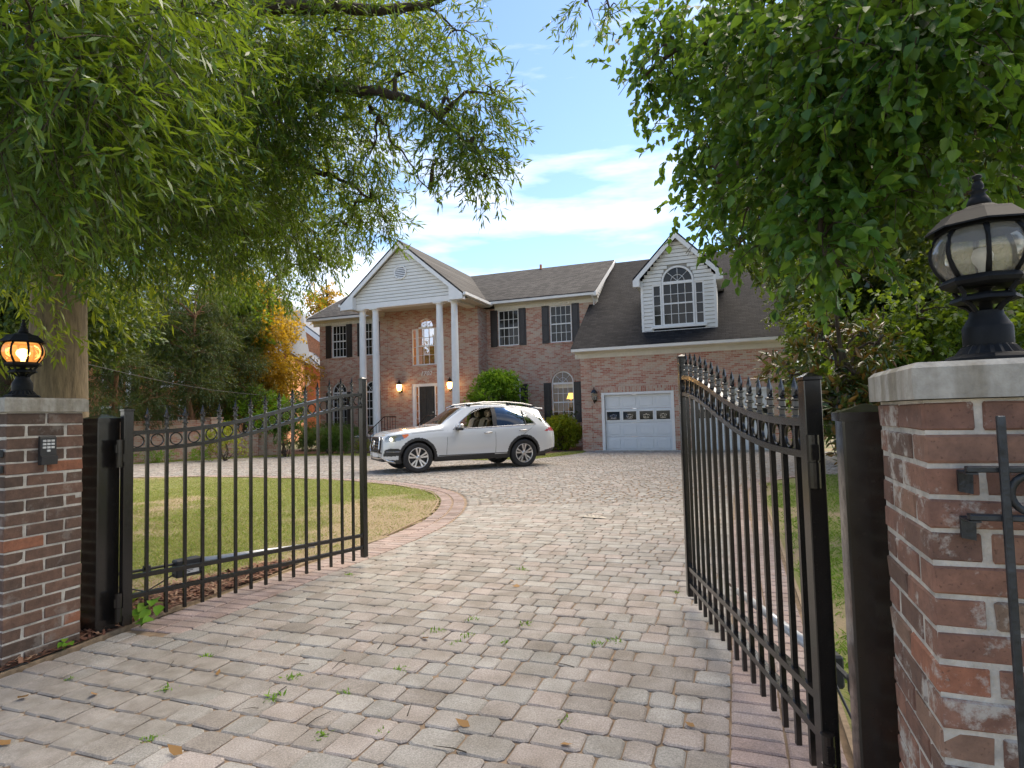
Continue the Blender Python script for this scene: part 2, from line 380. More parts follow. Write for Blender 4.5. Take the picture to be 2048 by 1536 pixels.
def bark(name, c, sc=6):
    t = NT(name); P = t.pos(); s = t.new('SeparateXYZ'); t.l(P, s.inputs[0])
    st = t.noise(comb(t, t.math('MULTIPLY', s.outputs[0], sc*4), t.math('MULTIPLY', s.outputs[1], sc*4), t.math('MULTIPLY', s.outputs[2], sc*.6)), 1, 6, .65)
    t.col(t.ramp(st, [(.3, tuple(x*.45 for x in c)), (.55, c), (.8, tuple(x*1.5 for x in c))])); t.set(Roughness=.9); t.bump(st, .8, .03); return t.m
M['bark'] = bark('oak_bark', (.20, .15, .09)); M['bark2'] = bark('branch_bark', (.07, .052, .035), 12); M['barkr'] = bark('reddish_bark', (.22, .115, .06), 8)
G = lambda *a: a
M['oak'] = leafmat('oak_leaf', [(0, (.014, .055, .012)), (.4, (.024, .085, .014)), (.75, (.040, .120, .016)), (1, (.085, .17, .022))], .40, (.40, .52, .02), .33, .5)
M['oak_backtint'] = leafmat('backlight_tinted_oak_leaf', [(0, (.03, .085, .012)), (.5, (.08, .14, .016)), (.8, (.12, .17, .02)), (1, (.17, .20, .02))], .55, (.52, .56, .02), .4)  # yellow of the warm backlight is put into the back-layer leaf colour
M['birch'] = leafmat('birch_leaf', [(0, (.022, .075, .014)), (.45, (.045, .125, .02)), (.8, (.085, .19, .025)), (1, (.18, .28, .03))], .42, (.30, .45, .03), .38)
M['maple'] = leafmat('maple_leaf', [(0, (.03, .085, .012)), (.5, (.06, .14, .018)), (1, (.12, .20, .025))], .45, (.40, .50, .02), .5)
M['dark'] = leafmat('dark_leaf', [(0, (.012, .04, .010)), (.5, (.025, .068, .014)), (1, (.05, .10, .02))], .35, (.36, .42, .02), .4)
M['gold'] = leafmat('backlight_gold_tinted_leaf', [(0, (.14, .12, .010)), (.5, (.30, .20, .014)), (1, (.42, .26, .02))], .5, (.9, .55, .03), .5)  # gold of the backlight is painted into the leaf colour
M['cedar'] = leafmat('cedar_spray', [(0, (.012, .036, .010)), (.5, (.026, .066, .015)), (.85, (.045, .085, .02)), (1, (.10, .055, .02))], .25, (.32, .36, .03), .6)
M['feather'] = leafmat('feathery_leaf', [(0, (.10, .15, .06)), (1, (.17, .22, .09))], .4, (.4, .45, .10), .6)
M['magnolia'] = leafmat('magnolia_leaf', [(0, (.02, .055, .014)), (.70, (.05, .105, .024)), (.76, (.13, .07, .02)), (.92, (.18, .10, .03)), (1, (.05, .10, .02))], .18, (.40, .25, .03), .25, .7)
M['bush'] = leafmat('bright_bush_leaf', [(0, (.10, .23, .014)), (.5, (.17, .33, .02)), (1, (.26, .42, .03))], .5, (.30, .45, .03), .5)
M['shrub'] = leafmat('yellow_green_leaf', [(0, (.13, .20, .012)), (.5, (.26, .34, .016)), (.85, (.36, .40, .02)), (1, (.38, .27, .03))], .5, (.45, .45, .03), .5)
M['hedge'] = leafmat('hedge_leaf', [(0, (.035, .085, .010)), (.5, (.07, .145, .016)), (1, (.11, .19, .02))], .3, (.3, .42, .03), .5)
M['grass'] = leafmat('grass_blade', [(0, (.15, .25, .025)), (.4, (.22, .32, .04)), (.7, (.33, .34, .08)), (1, (.46, .38, .18))], .4, (.35, .42, .06), .6, .25)
M['grassr'] = leafmat('clover_grass', [(0, (.09, .22, .018)), (.6, (.15, .31, .025)), (1, (.24, .38, .04))], .3, (.35, .45, .05), .6, .25)
M['deadleaf'] = leafmat('dead_leaf', [(0, (.22, .10, .03)), (1, (.42, .24, .08))], .2, (.5, .3, .1), .7)
M['paint'] = NT('white_car_paint').set(Roughness=.22, Coat_Weight=1.0, Coat_Roughness=.03, Specular_IOR_Level=.5).m
M['paint'].node_tree.nodes['Principled BSDF'].inputs['Base Color'].default_value = (.66, .68, .69, 1)
M['plastic'] = simple('black_plastic', (.03, .03, .031), .55, var=.1); M['tyre'] = simple('tyre_rubber', (.022, .022, .023), .75, var=.15, bump=.2)
M['chrome'] = NT('chrome').set(Roughness=.12, Metallic=1.0).m; M['chrome'].node_tree.nodes['Principled BSDF'].inputs['Base Color'].default_value = (.50, .50, .51, 1)
M['alloy'] = NT('alloy').set(Roughness=.28, Metallic=.9).m; M['alloy'].node_tree.nodes['Principled BSDF'].inputs['Base Color'].default_value = (.66, .66, .67, 1)
M['tan'] = simple('tan_leather', (.66, .52, .34), .55, var=.08); M['interior'] = simple('dark_interior', (.035, .03, .028), .7)
def redglass():
    t = NT('red_lens'); t.col((.45, .012, .015)); t.set(Roughness=.1, Coat_Weight=1.0); return t.m
M['red'] = redglass(); t_ = NT('amber_lens'); t_.col((.75, .16, .012)); t_.set(Roughness=.12, Coat_Weight=1.0); M['amber'] = t_.m
M['headlamp'] = NT('headlamp_glass').set(Roughness=.08, Metallic=.6, Coat_Weight=1.0).m; M['headlamp'].node_tree.nodes['Principled BSDF'].inputs['Base Color'].default_value = (.30, .30, .27, 1); M['headbulb'] = emis('headlamp_bulb', (1, .92, .65), 2)
M['tube'] = simple('aluminium_tube', (.62, .63, .64), .35, .3, var=.08); M['label'] = simple('white_label', (.75, .75, .75), .5, var=.1, scale=80)
M['warmwall'] = simple('warm_wall', (.50, .30, .14), .8, var=.1); M['roomwall'] = simple('room_wall', (.32, .22, .12), .8, var=.1)
M['nbrick'] = simple('sun_tinted_neighbour_brick', (.56, .25, .125), .9, var=.25, scale=8, bump=.3); M['nroof'] = simple('neighbour_roof', (.14, .15, .17), .9, var=.2)  # orange of low sun on the gabled neighbour is mixed into the brick
M['key'] = simple('keypad_key', (.55, .56, .55), .5); M['rag'] = simple('pale_debris', (.52, .46, .38), .9, var=.4, scale=40)
# ------------------------------------------------------------------ ground
xs = [-400, -60, -30, 0, 30, 60, 400]; ys = [-400, -30, -3, 0, 6, 12, 18, 24, 60, 120, 600]
g = MB(); g.add([(x, y, gz(y)-.065) for y in ys for x in xs], [(j*7+i, j*7+i+1, (j+1)*7+i+1, (j+1)*7+i) for j in range(len(ys)-1) for i in range(6)])
tag(g.obj('ground', M['ground']), 'grassy open ground around the house and driveway', 'ground', kind='structure')

LEFT = [(-3.53,-2.5),(-3.54,0.5),(-3.565,2.1),(-3.61,2.75),(-3.65,3.3),(-3.65,4.2),(-3.65,5.2),(-3.68,6.1),(-3.83,7.0),(-4.1,7.85),(-4.55,8.85),(-5.2,9.75),(-6.35,10.6),(-7.7,11.2),(-9.7,11.65),(-11.3,11.8),(-13,11.75),(-14.6,11.2),(-15.6,10),(-16,8),(-16,-2.5)]
RIGHT = [(.33,-2.5),(.33,1),(.33,3),(.33,5),(.33,7.5),(.33,9.6),(.36,11),(.55,12.5),(.95,13.2),(1.7,13.6),(3.5,14.0),(7.0,14.2)]
FAR = [(7.0,20.5),(3.2,22.4),(2.3,23.46),(-5.6,23.46),(-5.45,22.2),(-5.75,20.6),(-6.2,19.0),(-7.6,18.2),(-10.2,18.6),(-13,20.4),(-16,20.9),(-18.2,19.7),(-19.7,17.9),(-20.5,15.6),(-21.2,12),(-21.4,6),(-21.4,-2.5)]
DRIVE = RIGHT+FAR
ISLAND = LEFT
def inpoly(x, y, poly):
    x = np.asarray(x, float); y = np.asarray(y, float); c = np.zeros(x.shape, bool); n = len(poly)
    for i in range(n):
        x0, y0 = poly[i]; x1, y1 = poly[i-1]
        if y0 == y1: continue
        cond = ((y0 > y) != (y1 > y)) & (x < (x1-x0)*(y-y0)/(y1-y0)+x0); c ^= cond
    return c
def resample(pts, step):
    P = np.array(pts, float); d = np.r_[0, np.cumsum(np.hypot(*np.diff(P, axis=0).T))]
    n = max(2, int(d[-1]/step)); t = np.linspace(0, d[-1], n)
    out = np.c_[np.interp(t, d, P[:, 0]), np.interp(t, d, P[:, 1])]
    k = max(1, int(.5/step))                                   # smooth corners
    pad = np.r_[np.repeat(out[:1], k, 0), out, np.repeat(out[-1:], k, 0)]
    ker = np.ones(2*k+1)/(2*k+1)
    sm = np.c_[np.convolve(pad[:, 0], ker, 'valid'), np.convolve(pad[:, 1], ker, 'valid')]; sm[0] = out[0]; sm[-1] = out[-1]
    return sm
def dist_to(x, y, line):
    d = np.full(np.shape(x), 1e9)
    for i in range(len(line)-1):
        a, b = np.array(line[i]), np.array(line[i+1]); ab = b-a; L = ab@ab
        t = np.clip(((x-a[0])*ab[0]+(y-a[1])*ab[1])/L, 0, 1); d = np.minimum(d, np.hypot(x-a[0]-t*ab[0], y-a[1]-t*ab[1]))
    return d
GZ = np.vectorize(gz)
# sand bed under the pavers
gx = np.arange(-22, 8.01, .5); gyv = np.arange(-2.5, 24.01, .5)
dm = MB(); idx = {}
X, Y = np.meshgrid(gx, gyv); ok = inpoly(X, Y, DRIVE) & ~inpoly(X, Y, ISLAND)
poly = MB()
tri_src = [(p[0], p[1], gz(p[1])-.035) for p in RIGHT[:-1]]
# bed as rows of thin quads (one sheet, following the outline every 5 cm)
vs = []; fs = []
yy = np.arange(-2.5, 23.45, .10)
for y0 in yy:
    xsamp = np.arange(-21.5, 7.05, .05); ins = inpoly(xsamp, np.full(xsamp.shape, y0+.05), DRIVE) & ~inpoly(xsamp, np.full(xsamp.shape, y0+.05), ISLAND)
    e = np.flatnonzero(np.diff(np.r_[False, ins, False].astype(int)))
    for a, b in zip(e[::2], e[1::2]):
        xa, xb = xsamp[a], xsamp[min(b, len(xsamp)-1)]; k = len(vs); z0, z1 = gz(y0)-.010, gz(y0+.1)-.010
        vs += [(xa, y0, z0), (xb, y0, z0), (xb, y0+.1, z1), (xa, y0+.1, z1)]; fs.append((k, k+1, k+2, k+3))
drive = MB().add(vs, fs).obj('driveway', M['sand'])
tag(drive, 'paved driveway leading from the gate to the garage', 'driveway', kind='structure')
# border polylines
BL = resample(LEFT[:-3], .1); BR = resample(RIGHT, .1)
def offset(line, d):
    t = np.gradient(line, axis=0); t /= np.linalg.norm(t, axis=1)[:, None]; return line+np.c_[t[:, 1], -t[:, 0]]*d
BW = .40
# field pavers
pav = []                                    # x0,x1,y0,y1
fieldpoly = [tuple(q) for q in offset(BR, -BW+.008)]+FAR
offB = offset(BL, BW); off0 = offset(BL, .012)
islpoly = [tuple(o if q[1] > 2.75 else z_) for q, o, z_ in zip(BL, offB, off0)]+[(-16, 8), (-16, -2.5)]
y0 = -0.9; xsamp = np.arange(-21.4, 7.0, .01)
while y0 < 23.3:
    d = .150; ins = np.ones(xsamp.shape, bool)
    for q in (y0+.01, y0+d-.01): ins &= inpoly(xsamp, np.full(xsamp.shape, q), fieldpoly) & ~inpoly(xsamp, np.full(xsamp.shape, q), islpoly)
    e = np.flatnonzero(np.diff(np.r_[False, ins, False].astype(int)))
    for ia, ib in zip(e[::2], e[1::2]):
        xa, xb = xsamp[ia], xsamp[ib-1]; xc = xa
        if xb-xa < .08: continue
        first = random.choice((.112, .155, .205, .08))
        while xc < xb-.001:
            L = random.choice((.112, .155, .155, .205, .205)) if xc > xa else first
            if xb-(xc+L) < .075: L = xb-xc
            if L > .26: pav.append((xc, xc+L/2, y0, y0+d)); pav.append((xc+L/2, xc+L, y0, y0+d))
            else: pav.append((xc, xc+L, y0, y0+d))
            xc += L
    y0 += d
pav = np.array(pav); cxp = (pav[:, 0]+pav[:, 1])/2; cyp = (pav[:, 2]+pav[:, 3])/2
LI = [tuple(q) for q in BL[::3]]+[tuple(BL[-1])]; RI = [tuple(q) for q in BR[::3]]+[tuple(BR[-1])]
bandL = [tuple(q) for q in offset(BL, BW)[::3]]; bandR = [tuple(q) for q in offset(BR, -BW)[::3]]
polyI = [(-16-.4, -2.5)]+[(x, y) for x, y in reversed(bandL)]+[(-3.25, -2.5)]
keep = np.ones(len(pav), bool)
keep &= (cxp > -21) & ((cyp > 11) | (cxp > -8) | (cxp < -16.2))
pav = pav[keep]
def paver_poly(w, d, c):                   # octagon outline with worn corners
    w /= 2; d /= 2
    return [(-w+c, -d), (w-c, -d), (w, -d+c), (w, d-c), (w-c, d), (-w+c, d), (-w, d-c), (-w, -d+c)]
def paver_data(w, d, hi=True, seed=None, cc=None):
    rr = random.Random(seed)
    g_ = .0065; c = cc if cc is not None else .010+rr.random()*.010
    if hi:
        o = [(x+rr.uniform(-.003, .003), y+rr.uniform(-.003, .003)) for x, y in paver_poly(w-g_, d-g_, c)]
        i = [(x*(1-.017/w), y*(1-.017/d)) for x, y in o]; h = .0
        vs = [(x, y, -.034) for x, y in o]+[(x, y, h-.006) for x, y in o]+[(x, y, h+rr.uniform(-.0008, .0008)) for x, y in i]
        fs = []
        for k in range(8):
            k2 = (k+1) % 8; fs += [(k, k2, 8+k2, 8+k), (8+k, 8+k2, 16+k2, 16+k)]
        fs.append(tuple(range(16, 24)))
    else:
        w -= .008; d -= .008; o = [(-w/2, -d/2), (w/2, -d/2), (w/2, d/2), (-w/2, d/2)]; i = [(x*(1-.03/w), y*(1-.03/d)) for x, y in o]
        vs = [(x, y, -.03) for x, y in o]+[(x, y, 0) for x, y in i]
        fs = [(k, (k+1) % 4, 4+(k+1) % 4, 4+k) for k in range(4)]+[(4, 5, 6, 7)]
    return vs, fs
c0 = (pav[:, 0]+pav[:, 1])/2; c1 = (pav[:, 2]+pav[:, 3])/2
rel = np.c_[c0, c1, GZ(c1)-ZE]; zc = rel@np.array(fw); ux = 1024+F_PX*(rel@np.array(RV))/zc; uy = 768-F_PX*(rel@np.array(UV))/zc
vis = (zc > .5) & (ux > -40) & (ux < 2090) & (uy < 1560)
order = np.argsort(np.where(vis, zc, 1e9)); near = set(order[:300].tolist())
shared = {}
for L in (.112, .155, .205):
    for k in range(4):
        vs, fs = paver_data(L, .15, True, int(L*1000)*10+k); me = MB().add(vs, fs).mesh('paver'); me.materials.append(M['paver']); shared[L, k] = me
big = MB()
for i in range(len(pav)):
    x0, x1, ya, yb = pav[i]; xm, ym = (x0+x1)/2, (ya+yb)/2; L = min((.112, .155, .205), key=lambda q: abs(q-(x1-x0)))
    z = gz(ym)+random.uniform(-.0025, .0025); ry, rx = random.uniform(-.012, .012), random.uniform(-.012, .012)-.0095
    if i in near:
        inst('paver', shared[L, random.randrange(4)], drive, (xm, ym, z), (rx, ry, random.uniform(-.012, .012)+(math.pi if random.random() < .5 else 0)), ((x1-x0)/L, 1, 1))
    elif vis[i] or zc[i] < 6:
        hi = zc[i] < 9
        vs, fs = paver_data(x1-x0, .15, hi, i); big.add([(xm+a, ym+b, z+c+rx*b-ry*a) for a, b, c in vs], fs)
    else:
        vs, fs = paver_data(x1-x0, .15, False, i); big.add([(xm+a, ym+b, z+c) for a, b, c in vs], fs)
tag(big.obj('pavers', M['paver'], drive), kind='stuff')
# border pavers: two rows laid across the edge
bord = MB()
for line, sgn, lo in ((BL, 1, 0), (BR, -1, 0)):
    d = np.r_[0, np.cumsum(np.hypot(*np.diff(line, axis=0).T))]; s = 0.0
    tg = np.gradient(line, axis=0); tg /= np.linalg.norm(tg, axis=1)[:, None]
    while s < d[-1]-.1:
        x = np.interp(s, d, line[:, 0]); y = np.interp(s, d, line[:, 1]); tx = np.interp(s, d, tg[:, 0]); ty = np.interp(s, d, tg[:, 1])
        nx, ny = ty*sgn, -tx*sgn
        if sgn > 0 and y < 2.78: s += .10; continue
        for row in (0, 1):
            q = .10+row*.20; vs, fs = paver_data(.198, .098, (x*x+y*y) < 60, int(s*1000)+row, .003)
            zz = gz(y)+random.uniform(-.002, .002)
            sh = 0
            bord.add([(x+nx*(q+a)+tx*(b+sh), y+ny*(q+a)+ty*(b+sh), zz+c*.9) for a, b, c in vs], [f[::-1] if sgn > 0 else f for f in fs])
        s += .10
tag(bord.obj('border_pavers', M['paverp'], drive), kind='stuff')
# garage apron strip
MB().bbox(-5.2, 1.7, 23.30, 23.44, gz(23)-.03, gz(23)+.03, .01).obj('threshold_slab', M['mortar'], drive)

# timber edging
def edging(name, line, off, label, w=.022, h=.05):
    L = offset(line, off); b = MB(); n = len(L); A = offset(L, w/2); B = offset(L, -w/2); vs = []
    for i in range(n):
        z = gz(L[i][1])+.012+.008*math.sin(i*.37)
        vs += [(A[i][0], A[i][1], z-h), (B[i][0], B[i][1], z-h), (B[i][0], B[i][1], z), (A[i][0], A[i][1], z)]
    fs = [(i*4+k, i*4+(k+1) % 4, i*4+4+(k+1) % 4, i*4+4+k) for i in range(n-1) for k in range(4)]
    return tag(b.add(vs, fs).obj(name, M['wood']), label, 'edging')
edging('timber_edging', BL, -.03, 'thin timber edging between the lawn island and the driveway')
edging('timber_edging', BR[:-20], .03, 'thin timber edging along the green lawn beside the hinge post')

# lawns with bare soil
def lawn(name, x0, x1, y0, y1, inside, soilf, label, step=.12):
    gx = np.arange(x0, x1+.001, step); gyv = np.arange(y0, y1+.001, step); X, Y = np.meshgrid(gx, gyv)
    Z = GZ(Y)+.002+.03*(fbm(X*.8, Y*.8, 5)-.5); soil = soilf(X, Y); nx = len(gx)
    cx_, cy_ = (X[:-1, :-1]+step/2), (Y[:-1, :-1]+step/2); ok = inside(cx_, cy_)
    j, i = np.nonzero(ok); Q = np.c_[j*nx+i, j*nx+i+1, (j+1)*nx+i+1, (j+1)*nx+i]
    me = np_mesh(name, np.c_[X.ravel(), Y.ravel(), Z.ravel()], Q, M['lawn'], True)
    at_ = me.attributes.new('soil', 'FLOAT', 'POINT'); at_.data.foreach_set('value', np.clip(soil.ravel(), 0, 1).astype(np.float32))
    return tag(link(bpy.data.objects.new(name, me)), label, 'lawn', kind='structure')
def soilL(X, Y):
    d = dist_to(X, Y, [tuple(q) for q in BL[::4]])
    s = (fbm(X*.55+3, Y*.55, 3)-.50)*4.2+(fbm(X*2.2, Y*2.2, 8)-.5)*1.6
    s = s+np.exp(-((X+3.9)**2*3+(Y-4)**2*.05))*1.0+np.exp(-((X+5.0)**2*.8+(Y-8.2)**2*.9))*.7-np.exp(-((Y-10.2)**2*.5))*.7-.02
    return np.clip(s, 0, 1)
lawn('lawn', -16, -3.6, 1.4, 11.9, lambda x, y: inpoly(x, y, ISLAND) & (dist_to(x, y, LEFT[:-1]) > .03), soilL, 'patchy lawn island with bare soil inside the drive loop')
RL = [tuple(q) for q in BR]+[(7.0, 14.2), (12, 14), (12, 1.95), (.40, 1.95)]
soilR = lambda X, Y: np.clip((fbm(X*1.2, Y*1.2, 21)-.62)*5+np.exp(-(X-.42)**2*60)*.8, 0, 1)
lawn('lawn', .36, 8, 1.95, 14.2, lambda x, y: (dist_to(x, y, RIGHT) > .03) & (x > .36) & ((y < 12.2) | inpoly(x, y, [(.36, 11), (.6, 12.5), (1, 13.15), (1.8, 13.5), (3.5, 13.95), (9, 14.2), (9, 11)])), soilR, 'lush green lawn beside the drive behind the leaf of the smeared pillar')
def bare(X, Y): return soilL(X, Y)
def blades(n, x0, x1, y0, y1, okf, hmean, mat, name, label, wid=.004, lean=.35):
    x = rng.uniform(x0, x1, n*3); y = rng.uniform(y0, y1, n*3)**1.0; k = okf(x, y); x, y = x[k][:n], y[k][:n]; m = len(x)
    h = hmean*rng.uniform(.5, 1.4, m); a = rng.uniform(0, 2*np.pi, m); w = wid*rng.uniform(.7, 1.5, m)
    ca, sa = np.cos(a), np.sin(a); le = rng.normal(0, lean, (m, 2))*h[:, None]; z = GZ(y)-.008+.03*(fbm(x*.8, y*.8, 5)-.5)
    V = np.empty((m, 4, 3)); V[:, 0] = np.c_[x-ca*w, y-sa*w, z]; V[:, 1] = np.c_[x+ca*w, y+sa*w, z]
    V[:, 2] = np.c_[x+ca*w*.6+le[:, 0]*.5, y+sa*w*.6+le[:, 1]*.5, z+h*.6]; V[:, 3] = np.c_[x+le[:, 0]*1.2, y+le[:, 1]*1.2, z+h]
    me = np_mesh(name, V.reshape(-1, 3), np.arange(m*4).reshape(m, 4)[:, [0, 1, 3, 2]], mat)
    return tag(link(bpy.data.objects.new(name, me)), label, 'grass', kind='stuff')
def okL(x, y):
    return inpoly(x, y, ISLAND) & (x < -3.7) & (rng.random(x.shape) > np.clip(soilL(x, y)*.80, 0, .80)) & (rng.random(x.shape) < np.clip(6/(y+1.5), .25, 1)) & ((x > -11) | (rng.random(x.shape) < .5))
blades(230000, -15.8, -3.68, 2.3, 11.7, okL, .032, M['grass'], 'grass', 'short patchy grass on the lawn island', .0045)
blades(110000, .42, 5.0, 1.95, 13.9, lambda x, y: (rng.random(x.shape) < np.clip(4/(y+.5), .2, 1)) & ((y < 12) | (x > 1.2)) & (rng.random(x.shape) > soilR(x, y)*.9), .035, M['grassr'], 'grass', 'lush clover-green grass beside the smeared pillar', .006, .6)
M['straw'] = leafmat('straw_blade', [(0, (.34, .26, .13)), (.5, (.44, .35, .19)), (.8, (.30, .30, .09)), (1, (.20, .27, .05))], .2, (.5, .4, .2), .8, .2)
blades(70000, -15.8, -3.68, 2.3, 11.7, lambda x, y: inpoly(x, y, ISLAND) & (x < -3.7) & (rng.random(x.shape) < .15+.85*fbm(x*3, y*3, 31)**2*2) & (rng.random(x.shape) < np.clip(6/(y+1.5), .25, 1)), .022, M['straw'], 'dry_grass', 'dry straw-coloured grass scattered over the lawn island', .005, 1.1)
# planting bed in front of the house, with grass verge
def verge(name, inner, outer, mat, label, cat):
    n = len(inner); vs = [(x, y, gz(y)-.005) for x, y in inner]+[(x, y, gz(y)+.03) for x, y in outer]
    return tag(MB().add(vs, [(i, i+1, n+i+1, n+i) for i in range(n-1)]).obj(name, mat), label, cat, kind='structure')
vi = FAR[3:15]; vo = [(-5.7,23.46),(-6.2,22.6),(-6.6,21.4),(-7.2,20.0),(-8.2,19.6),(-10.3,20),(-13,21.6),(-16.2,22.2),(-18.9,20.9),(-21,19),(-22,16.5),(-23,12)]
verge('grass_verge', [(x, y) for x, y in vi], vo, M['lawn'], 'narrow grass verge along the far side of the drive', 'verge')
bi = vo; bo = [(-5.75,26.7),(-6.5,26.7),(-8,26.7),(-10,26.7),(-11,26.7),(-12.5,25.6),(-14,25.6),(-17,26.7),(-20,26.7),(-24,24),(-26,20),(-27,14)]
verge('planting_bed', bi, bo, M['mulch'], 'mulched planting bed against the house front', 'bed')
blades(30000, -21, -5.5, 16, 23.2, lambda x, y: inpoly(x, y, vi+vo[::-1]), .05, M['grass'], 'grass', 'grass on the narrow verge by the house bed', .008)
# mulch strip by the left pillar and gate
mb = MB(); strip = [(-3.575, 1.2), (-3.60, 2.2), (-3.66, 3.0), (-3.68, 4.0), (-3.75, 4.5), (-4.0, 4.4), (-4.25, 3.4), (-4.3, 2.6), (-4.3, 1.2)]
tag(mb.add([(x, y, gz(y)+.018) for x, y in strip], [tuple(range(9))]).obj('mulch_bed', M['mulch']), 'red mulch strip at the foot of the keypad pillar', 'mulch', kind='structure')
n = 4200; x = rng.uniform(-4.3, -3.57, n); y = rng.uniform(1.3, 4.5, n); k = inpoly(x, y, strip); x, y = x[k], y[k]; n = len(x)
a = rng.uniform(0, 6.28, n); Lc = rng.uniform(.012, .045, n); wc = rng.uniform(.004, .010, n); tl = rng.normal(0, .3, n); z = GZ(y)+.022+rng.uniform(0, .015, n)
dx, dy = np.cos(a), np.sin(a); V = np.empty((n, 4, 3))
for q, (s1, s2) in enumerate(((-1, -1), (1, -1), (1, 1), (-1, 1))): V[:, q] = np.c_[x+dx*Lc*s1-dy*wc*s2, y+dy*Lc*s1+dx*wc*s2, z+tl*Lc*s1]
tag(link(bpy.data.objects.new('mulch_chips', np_mesh('mulch_chips', V.reshape(-1, 3), np.arange(n*4).reshape(n, 4), M['chip']))), 'loose red mulch chips by the keypad pillar', 'mulch', kind='stuff')
# ------------------------------------------------------------------ gate pillars
def brick_mesh(L, D, H, mat, seed):
    b = MB().bbox(-L/2, L/2, -D/2, D/2, -H/2, H/2, .004); rr = random.Random(seed)
    b.v = [(x+rr.uniform(-.0022, .0022), y+rr.uniform(-.0022, .0022), z+rr.uniform(-.0015, .0015)) for x, y, z in b.v]
    me = b.mesh('brick'); me.materials.append(mat); return me
def pillar(name, x, y, ztop, zbot, mat, label, capz, seed, capov=.018):
    S_ = .406; p = thing(name, label, 'pillar', (x, y, zbot)); H = .0677
    MB().box(-S_/2+.0045, S_/2-.0045, -S_/2+.0045, S_/2-.0045, 0, ztop-zbot).obj('mortar_core', M['mortar'], p)
    full = [brick_mesh(.196, .094, .0577, mat, seed+k) for k in range(5)]
    n = int(round((ztop-zbot)/H)); e = S_/2-.047
    rr = random.Random(seed)
    for c in range(n):
        zc_ = ztop-zbot-H*(c+.5)-.002
        for (u, w, rot) in ((-e, -.1035, 1), (-e, .1035, 1), (e, -.1035, 1), (e, .1035, 1), (0, -e, 0), (0, e, 0)):
            if c % 2: u, w, rot = w, u, 1-rot
            if abs(u) > .001 and abs(w) > .001: pass
            sc = 1.0 if rot == (1-c % 2) else .99
            inst('brick', rr.choice(full), p, (u+rr.uniform(-.002, .002), w+rr.uniform(-.002, .002), zc_), (rr.uniform(-.006, .006), rr.uniform(-.006, .006), (math.pi/2 if rot else 0)+rr.uniform(-.006, .006)), (sc, 1, 1))
    o = S_/2+capov; b = MB(); h = .078
    b.add([(-o, -o, 0), (o, -o, 0), (o, o, 0), (-o, o, 0), (-o, -o, h-.012), (o, -o, h-.012), (o, o, h-.012), (-o, o, h-.012), (-o+.012, -o+.012, h), (o-.012, -o+.012, h), (o-.012, o-.012, h), (-o+.012, o-.012, h), (0, 0, h+.008)],
          [(3, 2, 1, 0)]+[(k, (k+1) % 4, 4+(k+1) % 4, 4+k) for k in range(4)]+[(4+k, 4+(k+1) % 4, 8+(k+1) % 4, 8+k) for k in range(4)]+[(8+k, 8+(k+1) % 4, 12) for k in range(4)])
    b.obj('cap', M['cap'], p, (0, 0, ztop-zbot+.002)); return p
PLx, PLy, PRx, PRy = -3.64-.203, 2.065+.203, .372+.203, 1.497+.203
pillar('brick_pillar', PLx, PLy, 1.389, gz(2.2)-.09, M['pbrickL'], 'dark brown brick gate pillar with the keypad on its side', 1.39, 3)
pillar('brick_pillar', PRx, PRy, 1.312, gz(1.7)-.16, M['pbrickR'], 'red-brown brick gate pillar with whitish mortar smears beside the iron railing', 1.31, 40)

